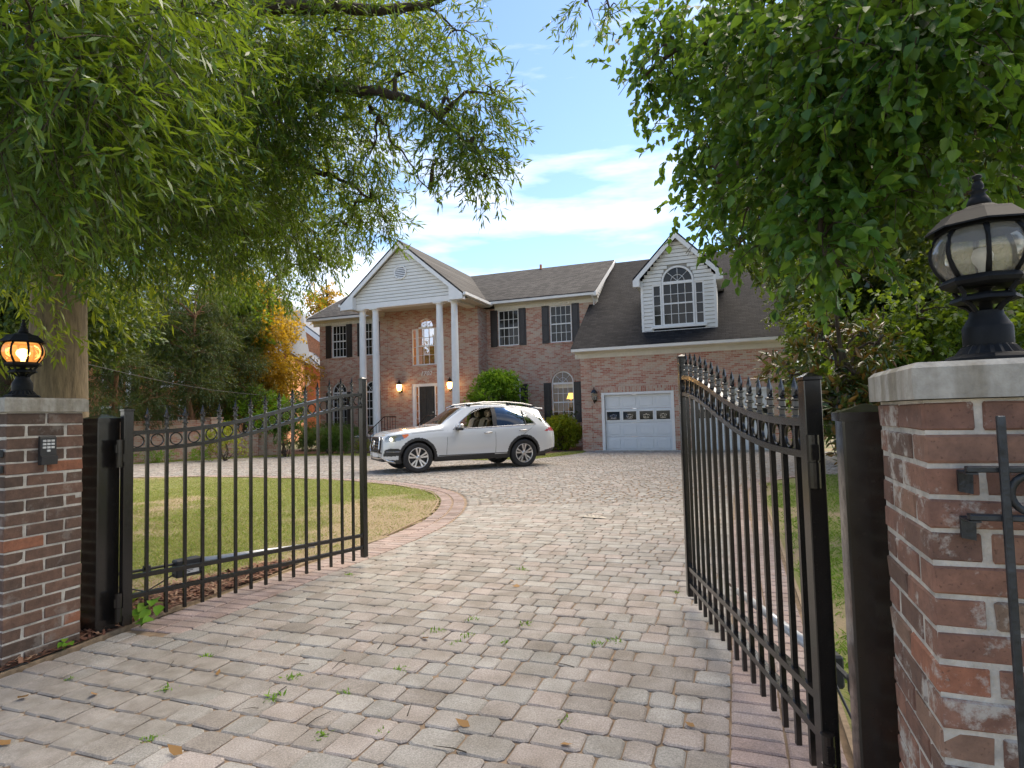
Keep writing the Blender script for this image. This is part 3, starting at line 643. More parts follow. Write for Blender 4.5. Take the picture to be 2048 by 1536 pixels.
# ------------------------------------------------------------------ lamps on the pillars
def pier_lamp(x, y, z, label, lit, rz):
    t = thing('pier_lamp', label, 'lamp', (x, y, z), rz); k = .45/1378; Z = lambda q: (1420-q)*k
    m = M['lampblack']; n = 8; ph = math.pi/8
    MB().lathe([(.088, 0), (.088, .006), (.082, .012), (.07, .016)], 8, phase=ph).obj('base_plate', m, t)
    b = MB(); pr = []
    for j, (r, zz) in enumerate(((.064, .016), (.058, .024), (.051, .034), (.049, .038))): pr.append((r, zz))
    vs = []; fs = []; NN = 40
    for j, (r, zz) in enumerate(pr):
        for q in range(NN):
            a = 2*math.pi*q/NN; rr_ = r*(1+(.05 if q % 2 else -.05)*(1 if j < 3 else 0)); vs.append((rr_*math.cos(a), rr_*math.sin(a), zz))
    for j in range(3):
        for q in range(NN): fs.append((j*NN+q, j*NN+(q+1) % NN, (j+1)*NN+(q+1) % NN, (j+1)*NN+q))
    b.add(vs, fs).obj('fluted_collar', m, t)
    MB().lathe([(.049, .036), (.0495, .042), (.0495, Z(1180)), (.047, Z(1165)), (.034, Z(1090)), (.033, Z(1060)), (.029, Z(1055))], 28).obj('neck', m, t, autosmooth=35)
    MB().lathe([(.013, Z(1060)), (.013, Z(900)), (.03, Z(870)), (.012, Z(800))], 12).obj('stem', m, t, smooth=True)
    for q in range(4):
        b = MB(); a = q*math.pi/2+.4; ca, sa = math.cos(a), math.sin(a)
        b.tube([(.030*ca, .030*sa, Z(1058)), (.045*ca, .045*sa, Z(1010)), (.064*ca, .064*sa, Z(985)), (.062*ca, .062*sa, Z(930)), (.076*ca, .076*sa, Z(880))], .006, 5); b.obj('bracket', m, t)
    MB().lathe([(.052, Z(990)), (.071, Z(985)), (.068, Z(960)), (.058, Z(940)), (.03, Z(925))], 8, phase=ph).obj('lower_tray', m, t)
    MB().lathe([(.070, Z(885)), (.084, Z(870)), (.089, Z(845)), (.086, Z(830)), (.079, Z(808)), (.06, Z(805))], 8, phase=ph).obj('lower_ring', m, t)
    prof = [(.074, Z(812)), (.090, Z(745)), (.099, Z(680)), (.102, Z(625)), (.100, Z(570)), (.093, Z(510)), (.080, Z(462))]
    for q in range(8):                       # eight bent glass panels
        vs = []; fs = []
        for (r, zz) in prof:
            for e in range(4):
                a = (q+(.04+.92*e/3))*math.pi/4+ph; vs.append((.985*r*math.cos(a), .985*r*math.sin(a), zz))
        for j in range(len(prof)-1):
            for e in range(3): fs.append((j*4+e, j*4+e+1, j*4+5+e, j*4+4+e))
        MB().add(vs, fs).obj('glass_panel', M['litglass'] if lit else M['lampglass'], t, smooth=True)
        a = q*math.pi/4+ph
        MB().tube([(r*math.cos(a), r*math.sin(a), zz) for r, zz in prof], .0065, 6, flat=(1.0, .75)).obj('rib', m, t, smooth=True)
    MB().lathe([(.082, Z(478)), (.094, Z(470)), (.090, Z(440)), (.088, Z(425)), (.110, Z(455)), (.110, Z(442)), (.082, Z(360)), (.074, Z(335)), (.045, Z(312)), (.034, Z(288)), (.022, Z(283))], 8, phase=ph).obj('roof', m, t)
    MB().lathe([(.022, Z(290)), (.025, Z(262)), (.020, Z(225)), (.013, Z(185)), (.019, Z(172)), (.009, Z(162)), (.0125, Z(140)), (.010, Z(105)), (.006, Z(92)), (.0105, Z(88)), (.005, Z(82)), (.0098, Z(68)), (.0095, Z(54)), (.003, Z(42))], 14).obj('finial', m, t, smooth=True)
    b = MB()
    if lit:
        MB().lathe([(.010, Z(790)), (.012, Z(750)), (.030, Z(680)), (.034, Z(640)), (.028, Z(590)), (.008, Z(560))], 14).obj('bulb', M['bulb'], t, smooth=True)
        l = bpy.data.lights.new('lamp_glow', 'POINT'); l.energy = 1.0; l.color = (1, .62, .25); l.shadow_soft_size = .09
        lo = bpy.data.objects.new('lamp_glow', l); lo.location = (0, 0, Z(640)); link(lo, t)
    else:
        MB().lathe([(.008, Z(800)), (.010, Z(740)), (.020, Z(690)), (.022, Z(650)), (.016, Z(600)), (.003, Z(585))], 12).obj('bulb', M['label'], t, smooth=True)
    return t
pier_lamp(PRx-.005, PRy+.02, 1.312+.090, 'unlit black lantern with clear glass on the mortar-smeared pillar', False, .2)
pier_lamp(PLx+.02, PLy-.02, 1.389+.090, 'lit black lantern glowing orange on the keypad pillar', True, .1)

# ------------------------------------------------------------------ swing gate leaves
def gate_leaf(hx, hy, fx, fy, label, side):
    d = Vector((fx-hx, fy-hy, 0)); L = d.length; d.normalize()
    t = thing('iron_gate', label, 'gate', (hx, hy, gz(hy)), math.atan2(d.y, d.x)); z0 = gz(hy)
    def zt(s): q = min(max(s/L, 0), 1)**1.25; return 1.255-z0+.27*(1-math.cos(math.pi*q))/2
    zb = lambda s: .355-z0-.075*s/L; zc_ = lambda s: .235-z0-.06*s/L
    m = M['black']
    def stile(s, w, za, zb_, nm):
        b = MB().bbox(s-w/2, s+w/2, -w/2, w/2, za, zb_, .003); h = w/2+.003
        b.add([(s-h, -h, zb_), (s+h, -h, zb_), (s+h, h, zb_), (s-h, h, zb_), (s-h, -h, zb_+.010), (s+h, -h, zb_+.010), (s+h, h, zb_+.010), (s-h, h, zb_+.010), (s, 0, zb_+.026)],
              [(k, (k+1) % 4, 4+(k+1) % 4, 4+k) for k in range(4)]+[(4+k, 4+(k+1) % 4, 8) for k in range(4)])
        b.obj(nm, m, t)
    stile(0, .056, .035, 1.395-z0, 'hinge_stile'); stile(L, .050, .055, 1.66-z0, 'end_stile')
    ss = [.028+i*(L-.053)/28 for i in range(29)]
    def rail(zf, h, w, nm):
        vs = []; fs = []
        for s in ss:
            z = zf(s); vs += [(s, -w/2, z-h/2), (s, w/2, z-h/2), (s, w/2, z+h/2), (s, -w/2, z+h/2)]
        for i in range(len(ss)-1): fs += [(i*4+k, i*4+4+k, i*4+4+(k+1) % 4, i*4+(k+1) % 4) for k in range(4)]
        MB().add(vs, fs).obj(nm, m, t)
    rail(zt, .026, .034, 'rail'); rail(lambda s: zt(s)-.108, .024, .034, 'rail')
    rail(zb, .026, .034, 'rail'); rail(zc_, .026, .034, 'rail')
    N = 15; pitch = L/(N+1)
    fin = MB()                                # cast spear finial, base at z=0
    fin.lathe([(.013, 0), (.013, .006), (.0105, .010), (.0105, .028), (.0185, .031), (.0185, .037), (.0125, .041), (.012, .060), (.0165, .064), (.0165, .069), (.0095, .074), (.0075, .080)], 10)
    fin.add([(-.0165, -.006, .083), (0, -.010, .074), (.0165, -.006, .083), (.0165, .006, .083), (0, .010, .074), (-.0165, .006, .083), (-.012, 0, .100), (.012, 0, .100), (0, -.0105, .112), (0, .0105, .112), (0, 0, .150), (-.010, 0, .112), (.010, 0, .112)],
            [(0, 1, 8, 6), (1, 2, 7, 8), (3, 4, 9, 7), (4, 5, 6, 9), (2, 3, 7), (5, 0, 6), (6, 8, 11), (6, 9, 11), (7, 8, 12), (7, 9, 12), (11, 8, 10), (8, 12, 10), (12, 9, 10), (9, 11, 10)])
    fin.tube([(-.010, 0, .078), (-.020, 0, .086), (-.024, 0, .094), (-.021, 0, .099)], .003, 5); fin.tube([(.010, 0, .078), (.020, 0, .086), (.024, 0, .094), (.021, 0, .099)], .003, 5)
    fme = fin.mesh('finial'); fme.materials.append(m)
    ring = MB().torus((0, 0, 0), .0385, .0055, 'y', 28, 6, flat=(.75, 1.25)).mesh('ring', True); ring.materials.append(m)
    for i in range(1, N+1):
        s = i*pitch; MB().box(s-.0095, s+.0095, -.0095, .0095, .045, zt(s)+.010).obj('picket', m, t)
        inst('finial', fme, t, (s, 0, zt(s)+.012), (0, 0, random.uniform(-.05, .05)))
    for i in range(N+1):
        s = (i+.5)*pitch; sl = (zt(s+.03)-zt(s-.03))/.06
        inst('ring', ring, t, (s, 0, zt(s)-.054), (0, -math.atan(sl)*0, 0))
    for zz in (1.13-z0, .19-z0):              # hinge barrels and weld plates
        b = MB(); yb = -.02*side
        b.lathe([(.021, -.085), (.021, -.003), (.018, -.002), (.018, .002), (.021, .003), (.021, .085)], 14, (-.050, yb, zz)); b.box(-.040, -.026, yb-.012, yb+.012, zz-.055, zz-.005)
        b.box(-.075, -.058, yb-.010, yb+.012, zz+.006, zz+.055)
        h = b.obj('hinge', m, t)
    return t, L
GL, LL = gate_leaf(-3.600, 2.715, -3.128, 4.585, 'open black iron gate leaf hinged by the keypad pillar', 1)
GR, LR = gate_leaf(.236, 2.215, -.318, 4.150, 'open black iron gate leaf hinged by the mortar-smeared pillar', -1)
# heavy posts
def gate_post(x0, x1, y0, y1, zt_, label):
    zb_ = gz(y0)-.06; t = thing('gate_post', label, 'post', ((x0+x1)/2, (y0+y1)/2, zb_)); w = (x1-x0)/2; h = zt_-zb_
    MB().bbox(-w, w, -w, w, 0, h-.03, .006).obj('post_body', M['black'], t)
    o = w+.008; MB().add([(-o, -o, 0), (o, -o, 0), (o, o, 0), (-o, o, 0), (-o, -o, .026), (o, -o, .026), (o, o, .026), (-o, o, .026), (0, 0, .052)],
        [(3, 2, 1, 0)]+[(k, (k+1) % 4, 4+(k+1) % 4, 4+k) for k in range(4)]+[(4+k, 4+(k+1) % 4, 8) for k in range(4)]).obj('post_cap', M['black'], t, (0, 0, h-.04))
    return t
gate_post(-3.80, -3.655, 2.57, 2.715, 1.365, 'square black steel post beside the keypad pillar')
gate_post(.297, .442, 2.005, 2.15, 1.300, 'square black steel post beside the mortar-smeared pillar')
# gate openers
def opener(p0, p1, p2, p3, label, side):
    p0, p1, p2, p3 = map(Vector, (p0, p1, p2, p3)); t = thing('gate_opener', label, 'gate opener', tuple(p1)); o = -p1
    ax = (p3-p1).normalized(); rz = math.atan2(ax.y, ax.x)
    MB().tube([p2+o-ax*.02, p3+o], .021, 14).obj('tube', M['tube'], t, smooth=True)
    MB().tube([p3+o, p3+o+ax*.22], .008, 8).obj('push_rod', M['chrome'], t)
    b = MB().bbox(0, .17, -.038, .038, -.085, .035, .008); h = b.obj('motor_housing', M['plastic'], t); h.rotation_euler = (0, 0, rz)
    l = MB().box(.05, .15, -.0395*side if side > 0 else .0385, -.0385*side if side > 0 else .0395, -.062, -.018); lo = l.obj('rating_label', M['label'], h)
    b = MB(); y = -.0402 if side > 0 else .0402
    for q in range(3): b.add([(.06, y, -.03-q*.01), (.13-q*.02, y, -.03-q*.01), (.13-q*.02, y, -.034-q*.01), (.06, y, -.034-q*.01)], [(0, 1, 2, 3)])
    b.obj('label_print', M['plastic'], h)
    MB().tube([p0+o, p1+o*1.0+Vector((0, 0, .01))], .010, 6).obj('bracket_arm', M['plastic'], t)
    mid = (p0+p1)*.5+o
    MB().bbox(mid.x-.018, mid.x+.018, mid.y-.018, mid.y+.018, mid.z-.03, mid.z+.03, .004).obj('clevis', M['plastic'], t)
    MB().tube([p1+o+Vector((0, 0, -.06)), (p1+p0)*.5+o+Vector((0, 0, -.14)), p0+o+Vector((0, 0, -.08))], .005, 6).obj('cable', M['plastic'], t)
    return t
opener((-3.72, 2.75, .36), (-3.65, 3.10, .335), (-3.61, 3.26, .335), (-3.33, 4.16, .27), 'gate opener with pale tube and black motor box along the patchy lawn island', 1)
opener((.38, 2.20, .36), (.30, 2.50, .36), (.25, 2.67, .355), (-.02, 3.62, .29), 'gate opener with pale tube behind the gate leaf by the green lawn', -1)
# keypad
kp = thing('keypad', 'small black keypad with pale keys mounted on the brick pillar', 'keypad', (-3.632, 2.262, 1.17))
b = MB(); b.prism([(0, -.075), (.030, -.075), (.034, -.030), (.020, -.022), (.018, .075), (.010, .085), (0, .085)], -.042, .042, 'y')
b.v = [(x, y, z) for x, y, z in b.v]; b.obj('housing', M['plastic'], kp)
kme = MB().bbox(-.002, .003, -.009, .009, -.006, .006, .0015).mesh('key'); kme.materials.append(M['key'])
for r in range(4):
    for c in range(3):
        if r == 3 and c != 1: continue
        inst('key', kme, kp, (.0195, -.022+c*.022, .058-r*.0185))
# iron railing on the street side of the right pillar
rl = thing('iron_railing', 'weathered iron railing section bolted to the mortar-smeared pillar', 'railing', (.470, 1.44, gz(1.4)))
zr = gz(1.4)
for zz in (1.172-zr, 1.078-zr):
    MB().bbox(-.045, 1.1, -.012, .008, zz-.006, zz+.006, .002).obj('rail', M['iron'], rl)
    MB().prism([(-.045, zz-.05), (-.020, zz-.055), (-.018, zz-.006), (-.045, zz-.006)], .044, .052, 'y').obj('bracket', M['iron'], rl)
    MB().box(-.046, -.026, -.010, .046, zz-.010, zz-.007).obj('bracket_arm', M['iron'], rl)
for k in range(8):
    s = .0125+k*.125; MB().bbox(s-.007, s+.007, -.024, -.0125, .12, 1.277-zr, .002).obj('picket', M['iron'], rl)
    MB().torus((s+.050, -.004, 1.125-zr), .037, .005, 'y', 24, 6, flat=(1.6, .8)).obj('ring', M['iron'], rl, smooth=True)
# brackets of the other railing at the left pillar's street face
lr = thing('railing_bracket', 'small black fence bracket on the street face of the keypad pillar, upper', 'bracket', (-3.66, 2.05, 1.17))
MB().bbox(-.02, .012, -.05, .012, -.02, .02, .004).obj('bracket_plate', M['iron'], lr)
lr = thing('railing_bracket', 'small black fence bracket on the street face of the keypad pillar, lower', 'bracket', (-3.66, 2.05, 1.085))
MB().bbox(-.02, .012, -.05, .012, -.02, .02, .004).obj('bracket_plate', M['iron'], lr)
# ------------------------------------------------------------------ the house
HZ = gz(24)
house = thing('brick_house', 'two-storey brick house with white columned portico and attached garage', 'house', (-9, 27, HZ))
H0 = Vector((-9, 27, HZ))
def hobj(b, name, mat, parent=None, **kw):        # coordinates given in world space
    b.v = [(x-H0.x, y-H0.y, z-H0.z) for x, y, z in b.v]
    return b.obj(name, mat, parent or house, **kw)
def wall_y(x0, x1, z0, z1, y, th, ops):            # wall facing -y with openings (xa,xb,za,zb[,arch])
    b = MB(); X = sorted({x0, x1, *[o[0] for o in ops], *[o[1] for o in ops]}); Zs = sorted({z0, z1, *[o[2] for o in ops], *[o[3] for o in ops]})
    for i in range(len(X)-1):
        run = None
        for j in range(len(Zs)-1):
            xm, zm = (X[i]+X[i+1])/2, (Zs[j]+Zs[j+1])/2
            hole = any(o[0] < xm < o[1] and o[2] < zm < o[3] for o in ops)
            if not hole:
                if run is None: run = [Zs[j], Zs[j+1]]
                else: run[1] = Zs[j+1]
            if hole or j == len(Zs)-2:
                if run: b.box(X[i], X[i+1], y, y+th, *run)
                run = None
    for o in ops:
        if len(o) > 4:                             # round the head: spandrels
            xa, xb, za, zb, zs = o; r = (xb-xa)/2; xm = (xa+xb)/2; n = 14; k = (zb-zs)
            for sgn in (-1, 1):
                pts = [(xm+sgn*r*math.cos(a), zs+k*math.sin(a)) for a in [i*math.pi/2/n for i in range(n+1)]]
                for i in range(n):
                    (xa_, za_), (xb_, zb_) = pts[i], pts[i+1]; q = [(xa_, za_), (xb_, zb_), (xb_, zb), (xa_, zb)]
                    if sgn > 0: q.reverse()
                    b.prism(q, y+.001, y+th-.001, 'y')
    return b
MY, GY, BY, PY = 26.73, 23.48, 25.64, 23.70
MX0, MX1, GX1 = -20.91, -5.73, 1.96
UPW = [(-10.52, -9.46), (-7.92, -6.87), (-20.13, -19.20), (-18.12, -17.19)]
ops = []
for a, b_ in UPW: ops += [(a, b_, 4.66, 6.40), (a, b_, .97, 3.32, 2.80)]
hobj(wall_y(MX0, -16.42, HZ-.3, 6.50, MY, .28, [o for o in ops if o[1] < -16.5]), 'wall', M['brick'])
hobj(wall_y(-11.10, MX1, HZ-.3, 6.50, MY, .28, [o for o in ops if o[0] > -11]), 'wall', M['brick'])
DX0, DX1, DZ0, DZ1 = -14.65, -13.09, .56, 2.98
hobj(wall_y(-16.42, -11.10, HZ-.3, 6.60, BY, .28, [(DX0, DX1, DZ0, DZ1), (-14.64, -13.10, 3.87, 5.66), (-14.27, -13.47, 5.66, 6.14, 5.74)]), 'wall', M['brick'])
hobj(MB().box(-11.38, -11.102, BY+.281, MY+.1, HZ-.3, 6.5).box(-16.418, -16.14, BY+.281, MY+.1, HZ-.3, 6.5), 'wall', M['brick'])
hobj(MB().box(MX0+.002, MX0+.28, MY+.281, 36.2, HZ-.3, 6.5).box(MX1-.28, MX1-.002, MY+.281, 36.2, HZ-.3, 6.5), 'wall', M['brick'])
hobj(wall_y(MX0, MX1, HZ-.3, 6.5, 36.2, .25, [(-15.6, -12.4, 3.9, 6.2)]), 'wall', M['brick'])
GD = [(-4.92, -2.14), (-1.46, 1.31)]
hobj(wall_y(MX1, GX1, HZ-.3, 3.56, GY, .28, [(a, b_, HZ-.3, 2.13) for a, b_ in GD]), 'wall', M['brick'])
hobj(MB().box(GX1-.28, GX1-.002, GY+.281, 36.0, HZ-.3, 3.56).box(MX1+.002, MX1+.28, GY+.281, MY-.01, HZ-.3, 3.56), 'wall', M['brick'])
hobj(MB().box(MX1+.3, GX1-.3, 35.8, 36.0, HZ-.3, 3.56), 'wall', M['brick'])
hobj(MB().box(MX0+.3, MX1-.3, MY+.3, 36.1, 3.50, 3.56), 'floor', M['warmwall'])
# quoins: bands of slightly proud brick
def quoins(x0, x1, y, z0, z1, side=None):
    z = z0; H = .0677*5
    while z < z1-.1:
        hobj(MB().box(x0, x1, y-.022, y-.001, z, min(z+H, z1)), 'quoin', M['brick']); z += H+.0677
for a in ((MX0+.012, MX0+.44, MY, HZ, 6.46), (-11.53, -11.115, BY, HZ, 6.4), (-16.40, -15.98, BY, HZ, 6.4), (MX1+.012, MX1+.44, GY, HZ, 3.5), (GX1-.44, GX1-.012, GY, HZ, 3.5)): quoins(*a)
for i, (a, b_) in enumerate(GD): hobj(MB().box(a-.12, b_+.12, GY-.012, GY-.002, 2.135, 2.34), 'brick_lintel', M['soldier'])
# roofs
def slab(pts, th, name, mat, parent=None):         # polygon (3-D) thickened downwards
    n = len(pts); return hobj(MB().add([p for p in pts]+[(p[0], p[1], p[2]-th) for p in pts], [tuple(range(n)), tuple(range(2*n-1, n-1, -1))]+[(i, n+i, n+(i+1) % n, (i+1) % n) for i in range(n)]), name, mat, parent)
RY, RZ = 31.2, 9.38                                 # main ridge
EY, EZ = 26.20, 6.80
slab([(MX0-.42, EY, EZ), (MX1+.16, EY, EZ), (MX1+.16, RY, RZ), (MX0-.42, RY, RZ)], .09, 'roof', M['roofm'])
slab([(MX1+.16, 36.6, EZ), (MX0-.42, 36.6, EZ), (MX0-.42, RY+.002, RZ-.002), (MX1+.16, RY+.002, RZ-.002)], .09, 'roof', M['roofm'])
GRY, GRZ, GEY, GEZ = 31.15, 9.20, 23.06, 3.90        # garage roof
gs = (GRZ-GEZ)/(GRY-GEY)
slab([(MX1-.28, GEY, GEZ), (GX1+.40, GEY, GEZ), (GX1+.40, GRY, GRZ), (MX1+.02, GRY, GRZ), (MX1+.02, MY-.02, GEZ+gs*(MY-.02-GEY)), (MX1-.28, MY-.02, GEZ+gs*(MY-.02-GEY))], .10, 'roof', M['roofg'])
slab([(GX1+.40, 38.2, GEZ+.6), (MX1+.02, 38.2, GEZ+.6), (MX1+.02, GRY+.002, GRZ-.002), (GX1+.40, GRY+.002, GRZ-.002)], .10, 'roof', M['roofg'])
hobj(MB().prism([(GY+.3, 3.56), (35.9, 3.56), (GRY, GRZ-.15)], GX1-.2, GX1-.01, 'x'), 'gable_wall', M['siding'])
# main right gable end in white siding above the garage roof, with its rake board
def gz_main(y): return EZ+(RZ-EZ)*(y-EY)/(RY-EY)
bd = .15; gab = empty('side_gable', (0, 0, 0), parent=house); gab.location = (0, 0, 0)
z = 4.4
while z < 9.2:
    ya = MY+.0 if z < 6.6 else EY+(z+bd*.5-EZ)/(RZ-EZ)*(RY-EY)+.25
    yb = 33.0
    if ya < yb-.1: hobj(MB().add([(MX1+.030, ya, z+.02), (MX1+.030, yb, z+.02), (MX1+.010, yb, z+bd), (MX1+.010, ya, z+bd), (MX1+.004, ya, z), (MX1+.004, yb, z)], [(0, 1, 2, 3), (4, 5, 1, 0), (4, 0, 3)]), 'board', M['siding'], gab)
    z += bd
hobj(MB().add([(MX1+.165, EY-.03, EZ-.22), (MX1+.165, RY, RZ-.22), (MX1+.165, RY, RZ+.02), (MX1+.165, EY-.03, EZ+.02), (MX1+.03, EY-.03, EZ-.22), (MX1+.03, RY, RZ-.22), (MX1+.03, RY, RZ-.1), (MX1+.03, EY-.03, EZ-.1)], [(0, 1, 2, 3), (4, 0, 3, 7), (5, 4, 7, 6), (4, 5, 1, 0)]), 'rake_board', M['white'])
hobj(MB().add([(MX0-.425, EY, EZ-.2), (MX0-.425, RY, RZ-.2), (MX0-.425, RY, RZ+.02), (MX0-.425, EY, EZ+.02), (MX0-.33, EY, EZ-.2), (MX0-.33, RY, RZ-.2), (MX0-.33, RY, RZ-.1), (MX0-.33, EY, EZ-.1)], [(3, 2, 1, 0), (0, 4, 7, 3), (4, 5, 6, 7), (0, 1, 5, 4)]), 'rake_board', M['white'])
# eaves: soffit, frieze with dentils, gutter
def eave(x0, x1, wy, gy_, zs, name_x):
    hobj(MB().box(x0, x1, gy_, wy-.002, zs, zs+.03), 'soffit', M['soffit'])
    hobj(MB().box(x0, x1, wy-.035, wy-.004, zs-.27, zs-.002), 'frieze', M['cream'])
    hobj(MB().prism([(wy-.036, zs-.10), (wy-.16, zs-.001), (wy-.036, zs-.001)], x0+.001, x1-.001, 'x'), 'crown_moulding', M['cream'])
    dme = MB().box(-.035, .035, -.03, 0, -.05, .05).mesh('dentil'); dme.materials.append(M['cream'])
    x = x0+.08
    while x < x1-.05: inst('dentil', dme, house, (x-H0.x, wy-.036-H0.y, zs-.165-H0.z)); x += .145
    hobj(MB().prism([(gy_-.11, zs+.035), (gy_-.10, zs-.03), (gy_-.01, zs-.045), (gy_+.0, zs-.04), (gy_+.0, zs+.075), (gy_-.02, zs+.075), (gy_-.02, zs-.02), (gy_-.085, zs-.01), (gy_-.095, zs+.075), (gy_-.12, zs+.075)], x0-.05, x1+.04, 'x'), 'gutter', M['white'])
eave(MX0-.38, -17.0, MY, EY+.06, 6.66, 'l'); eave(-10.66, MX1+.12, MY, EY+.06, 6.66, 'r')
eave(MX1-.2, GX1+.36, GY, GEY+.05, 3.80, 'g')
# downspouts
hobj(MB().tube([(MX1-.05, EY+.02, 6.62), (MX1-.05, MY-.12, 6.4), (MX1-.06, MY-.06, 6.2), (MX1-.06, MY-.06, 4.95), (MX1+.05, MY-.16, 4.80)], .04, 6), 'downspout', M['white'])
hobj(MB().tube([(GX1+.15, GEY+.0, 3.76), (GX1+.15, GEY+.02, 3.62), (GX1+.04, GY-.06, 3.35), (GX1+.04, GY-.06, HZ)], .042, 6), 'downspout', M['white'])
# ---- windows
def solid_arch(xm, zs, rx, rz, n=16): return [(xm+rx*math.cos(math.pi*i/n), zs+rz*math.sin(math.pi*i/n)) for i in range(n+1)]
def window(x0, x1, z0, z1, y, cols, rows, glass, name='window', arch=None, sill=True, fw_=.055, mid=True, inner=None):
    w = empty(name, (0, 0, 0), parent=house); f = MB(); yf = y+.05
    for a in ((x0+.002, x0+fw_, z0+.002, z1), (x1-fw_, x1-.002, z0+.002, z1)): f.box(a[0], a[1], yf, yf+.09, a[2], a[3])
    f.box(x0+fw_, x1-fw_, yf, yf+.09, z0+.002, z0+fw_); f.box(x0+fw_, x1-fw_, yf, yf+.09, z1-fw_*(1.6 if arch else 1), z1)
    zm = (z0+z1)/2
    if mid: f.box(x0+fw_, x1-fw_, yf+.012, yf+.08, zm-.028, zm+.028)
    hobj(f, 'frame', M['white'], w)
    gx0, gx1, gz0, gz1 = x0+fw_, x1-fw_, z0+fw_, z1-fw_*(1.6 if arch else 1)
    zs = [gz0+(gz1-gz0)*i/rows for i in range(rows+1)]; xs_ = [gx0+(gx1-gx0)*i/cols for i in range(cols+1)]
    for i in range(1, cols): hobj(MB().box(xs_[i]-.010, xs_[i]+.010, yf+.02, yf+.045, gz0, gz1), 'muntin', M['white'], w)
    for j in range(1, rows):
        if mid and abs(zs[j]-zm) < .1: continue
        hobj(MB().box(gx0, gx1, yf+.021, yf+.044, zs[j]-.010, zs[j]+.010), 'muntin', M['white'], w)
    pme = MB().add([(0, 0, 0), ((gx1-gx0)/cols, 0, 0), ((gx1-gx0)/cols, 0, (gz1-gz0)/rows), (0, 0, (gz1-gz0)/rows)], [(0, 1, 2, 3)]).mesh('pane'); pme.materials.append(glass)
    for i in range(cols):
        for j in range(rows):
            inst('pane', pme, w, (xs_[i]-H0.x, yf+.05-H0.y, zs[j]-H0.z), (random.uniform(-.012, .012), 0, random.uniform(-.012, .012)))
    if arch:
        xm, rx, rz = (x0+x1)/2, (x1-x0)/2-.002, arch
        o = solid_arch(xm, z1, rx, rz); i_ = solid_arch(xm, z1, rx-fw_, rz-fw_); n = len(o); b = MB()
        for k in range(n-1): b.prism([o[k], o[k+1], i_[k+1], i_[k]], yf, yf+.09, 'y')
        for a in (45, 90, 135):
            a = R_(a); b.tube([(xm, yf+.035, z1+.001), (xm+(rx-fw_)*math.cos(a), yf+.035, z1+(rz-fw_)*math.sin(a))], .010, 5)
        k2 = solid_arch(xm, z1, rx*.42, rz*.42, 10)
        b.tube([(p[0], yf+.036, p[1]) for p in k2], .010, 5); hobj(b, 'arch_frame', M['white'], w)
        hobj(MB().add([(xm, yf+.05, z1)]+[(p[0], yf+.05, p[1]) for p in i_], [(0, k+1, k+2) for k in range(n-1)]), 'arch_pane', glass, w)
    if sill: hobj(MB().bbox(x0-.05, x1+.05, y-.045, y+.05, z0-.075, z0-.002, .006), 'sill', M['brick'], w)
    return w
def shutters(x0, x1, z0, z1, y, w=.36):
    for xa in (x0-w-.015, x1+.015):
        s = empty('shutter', (0, 0, 0), parent=house); hobj(MB().bbox(xa, xa+w, y-.035, y-.004, z0, z1, .004), 'shutter_frame', M['shutter'], s)
        zm = z0+(z1-z0)*.46
        for (a, b_) in ((z0+.07, zm-.035), (zm+.035, z1-.07)): hobj(MB().bbox(xa+.06, xa+w-.06, y-.047, y-.034, a, b_, .012), 'shutter_panel', M['shutter'], s)
for k, (a, b_) in enumerate(UPW):
    window(a, b_, 4.66, 6.40, MY, 4, 4, M['dglass']); shutters(a, b_, 4.64, 6.42, MY)
    window(a, b_, .97, 2.80, MY, 4, 4, M['glass'] if k == 1 else M['dglass'], arch=.52); shutters(a, b_, .95, 2.80, MY)
# room with the lit table lamp
hobj(MB().add([(-9.1, 27.02, .4), (-6.1, 27.02, .4), (-6.1, 30.5, .4), (-9.1, 30.5, .4), (-9.1, 27.02, 3.45), (-6.1, 27.02, 3.45), (-6.1, 30.5, 3.45), (-9.1, 30.5, 3.45)], [(0, 1, 2, 3), (4, 7, 6, 5), (1, 5, 6, 2), (2, 6, 7, 3), (3, 7, 4, 0)]), 'room', M['roomwall'])
hobj(MB().box(-7.9, -6.9, 27.06, 27.08, 2.55, 2.74), 'window_blind', M['cream'])
tl = tag(empty('table_lamp', (-7.22, 27.55, 1.2)), 'table lamp with a glowing yellow shade behind the ground-floor window', 'lamp')
MB().lathe([(.20, .85), (.12, 1.13)], 20, cap=False).obj('lamp_shade', M['shade'], tl, smooth=True)
MB().lathe([(.09, 0), (.09, .02), (.02, .05), (.06, .25), (.07, .45), (.02, .62), (.012, .9)], 16).obj('lamp_stand', M['interior'], tl, smooth=True)
l = bpy.data.lights.new('table_lamp_glow', 'POINT'); l.energy = 8; l.color = (1, .62, .25); l.shadow_soft_size = .08
lo = bpy.data.objects.new('table_lamp_glow', l); lo.location = (0, 0, .98); link(lo, tl)
ta = tag(empty('side_table', (-7.22, 27.55, .42)), 'dark side table under the table lamp behind the window', 'table')
MB().bbox(-.3, .3, -.25, .25, .72, .778, .01).obj('table_top', M['interior'], ta)
for sx in (-.25, .25):
    for sy in (-.2, .2): MB().box(sx-.02, sx+.02, sy-.02, sy+.02, 0, .72).obj('leg', M['interior'], ta)
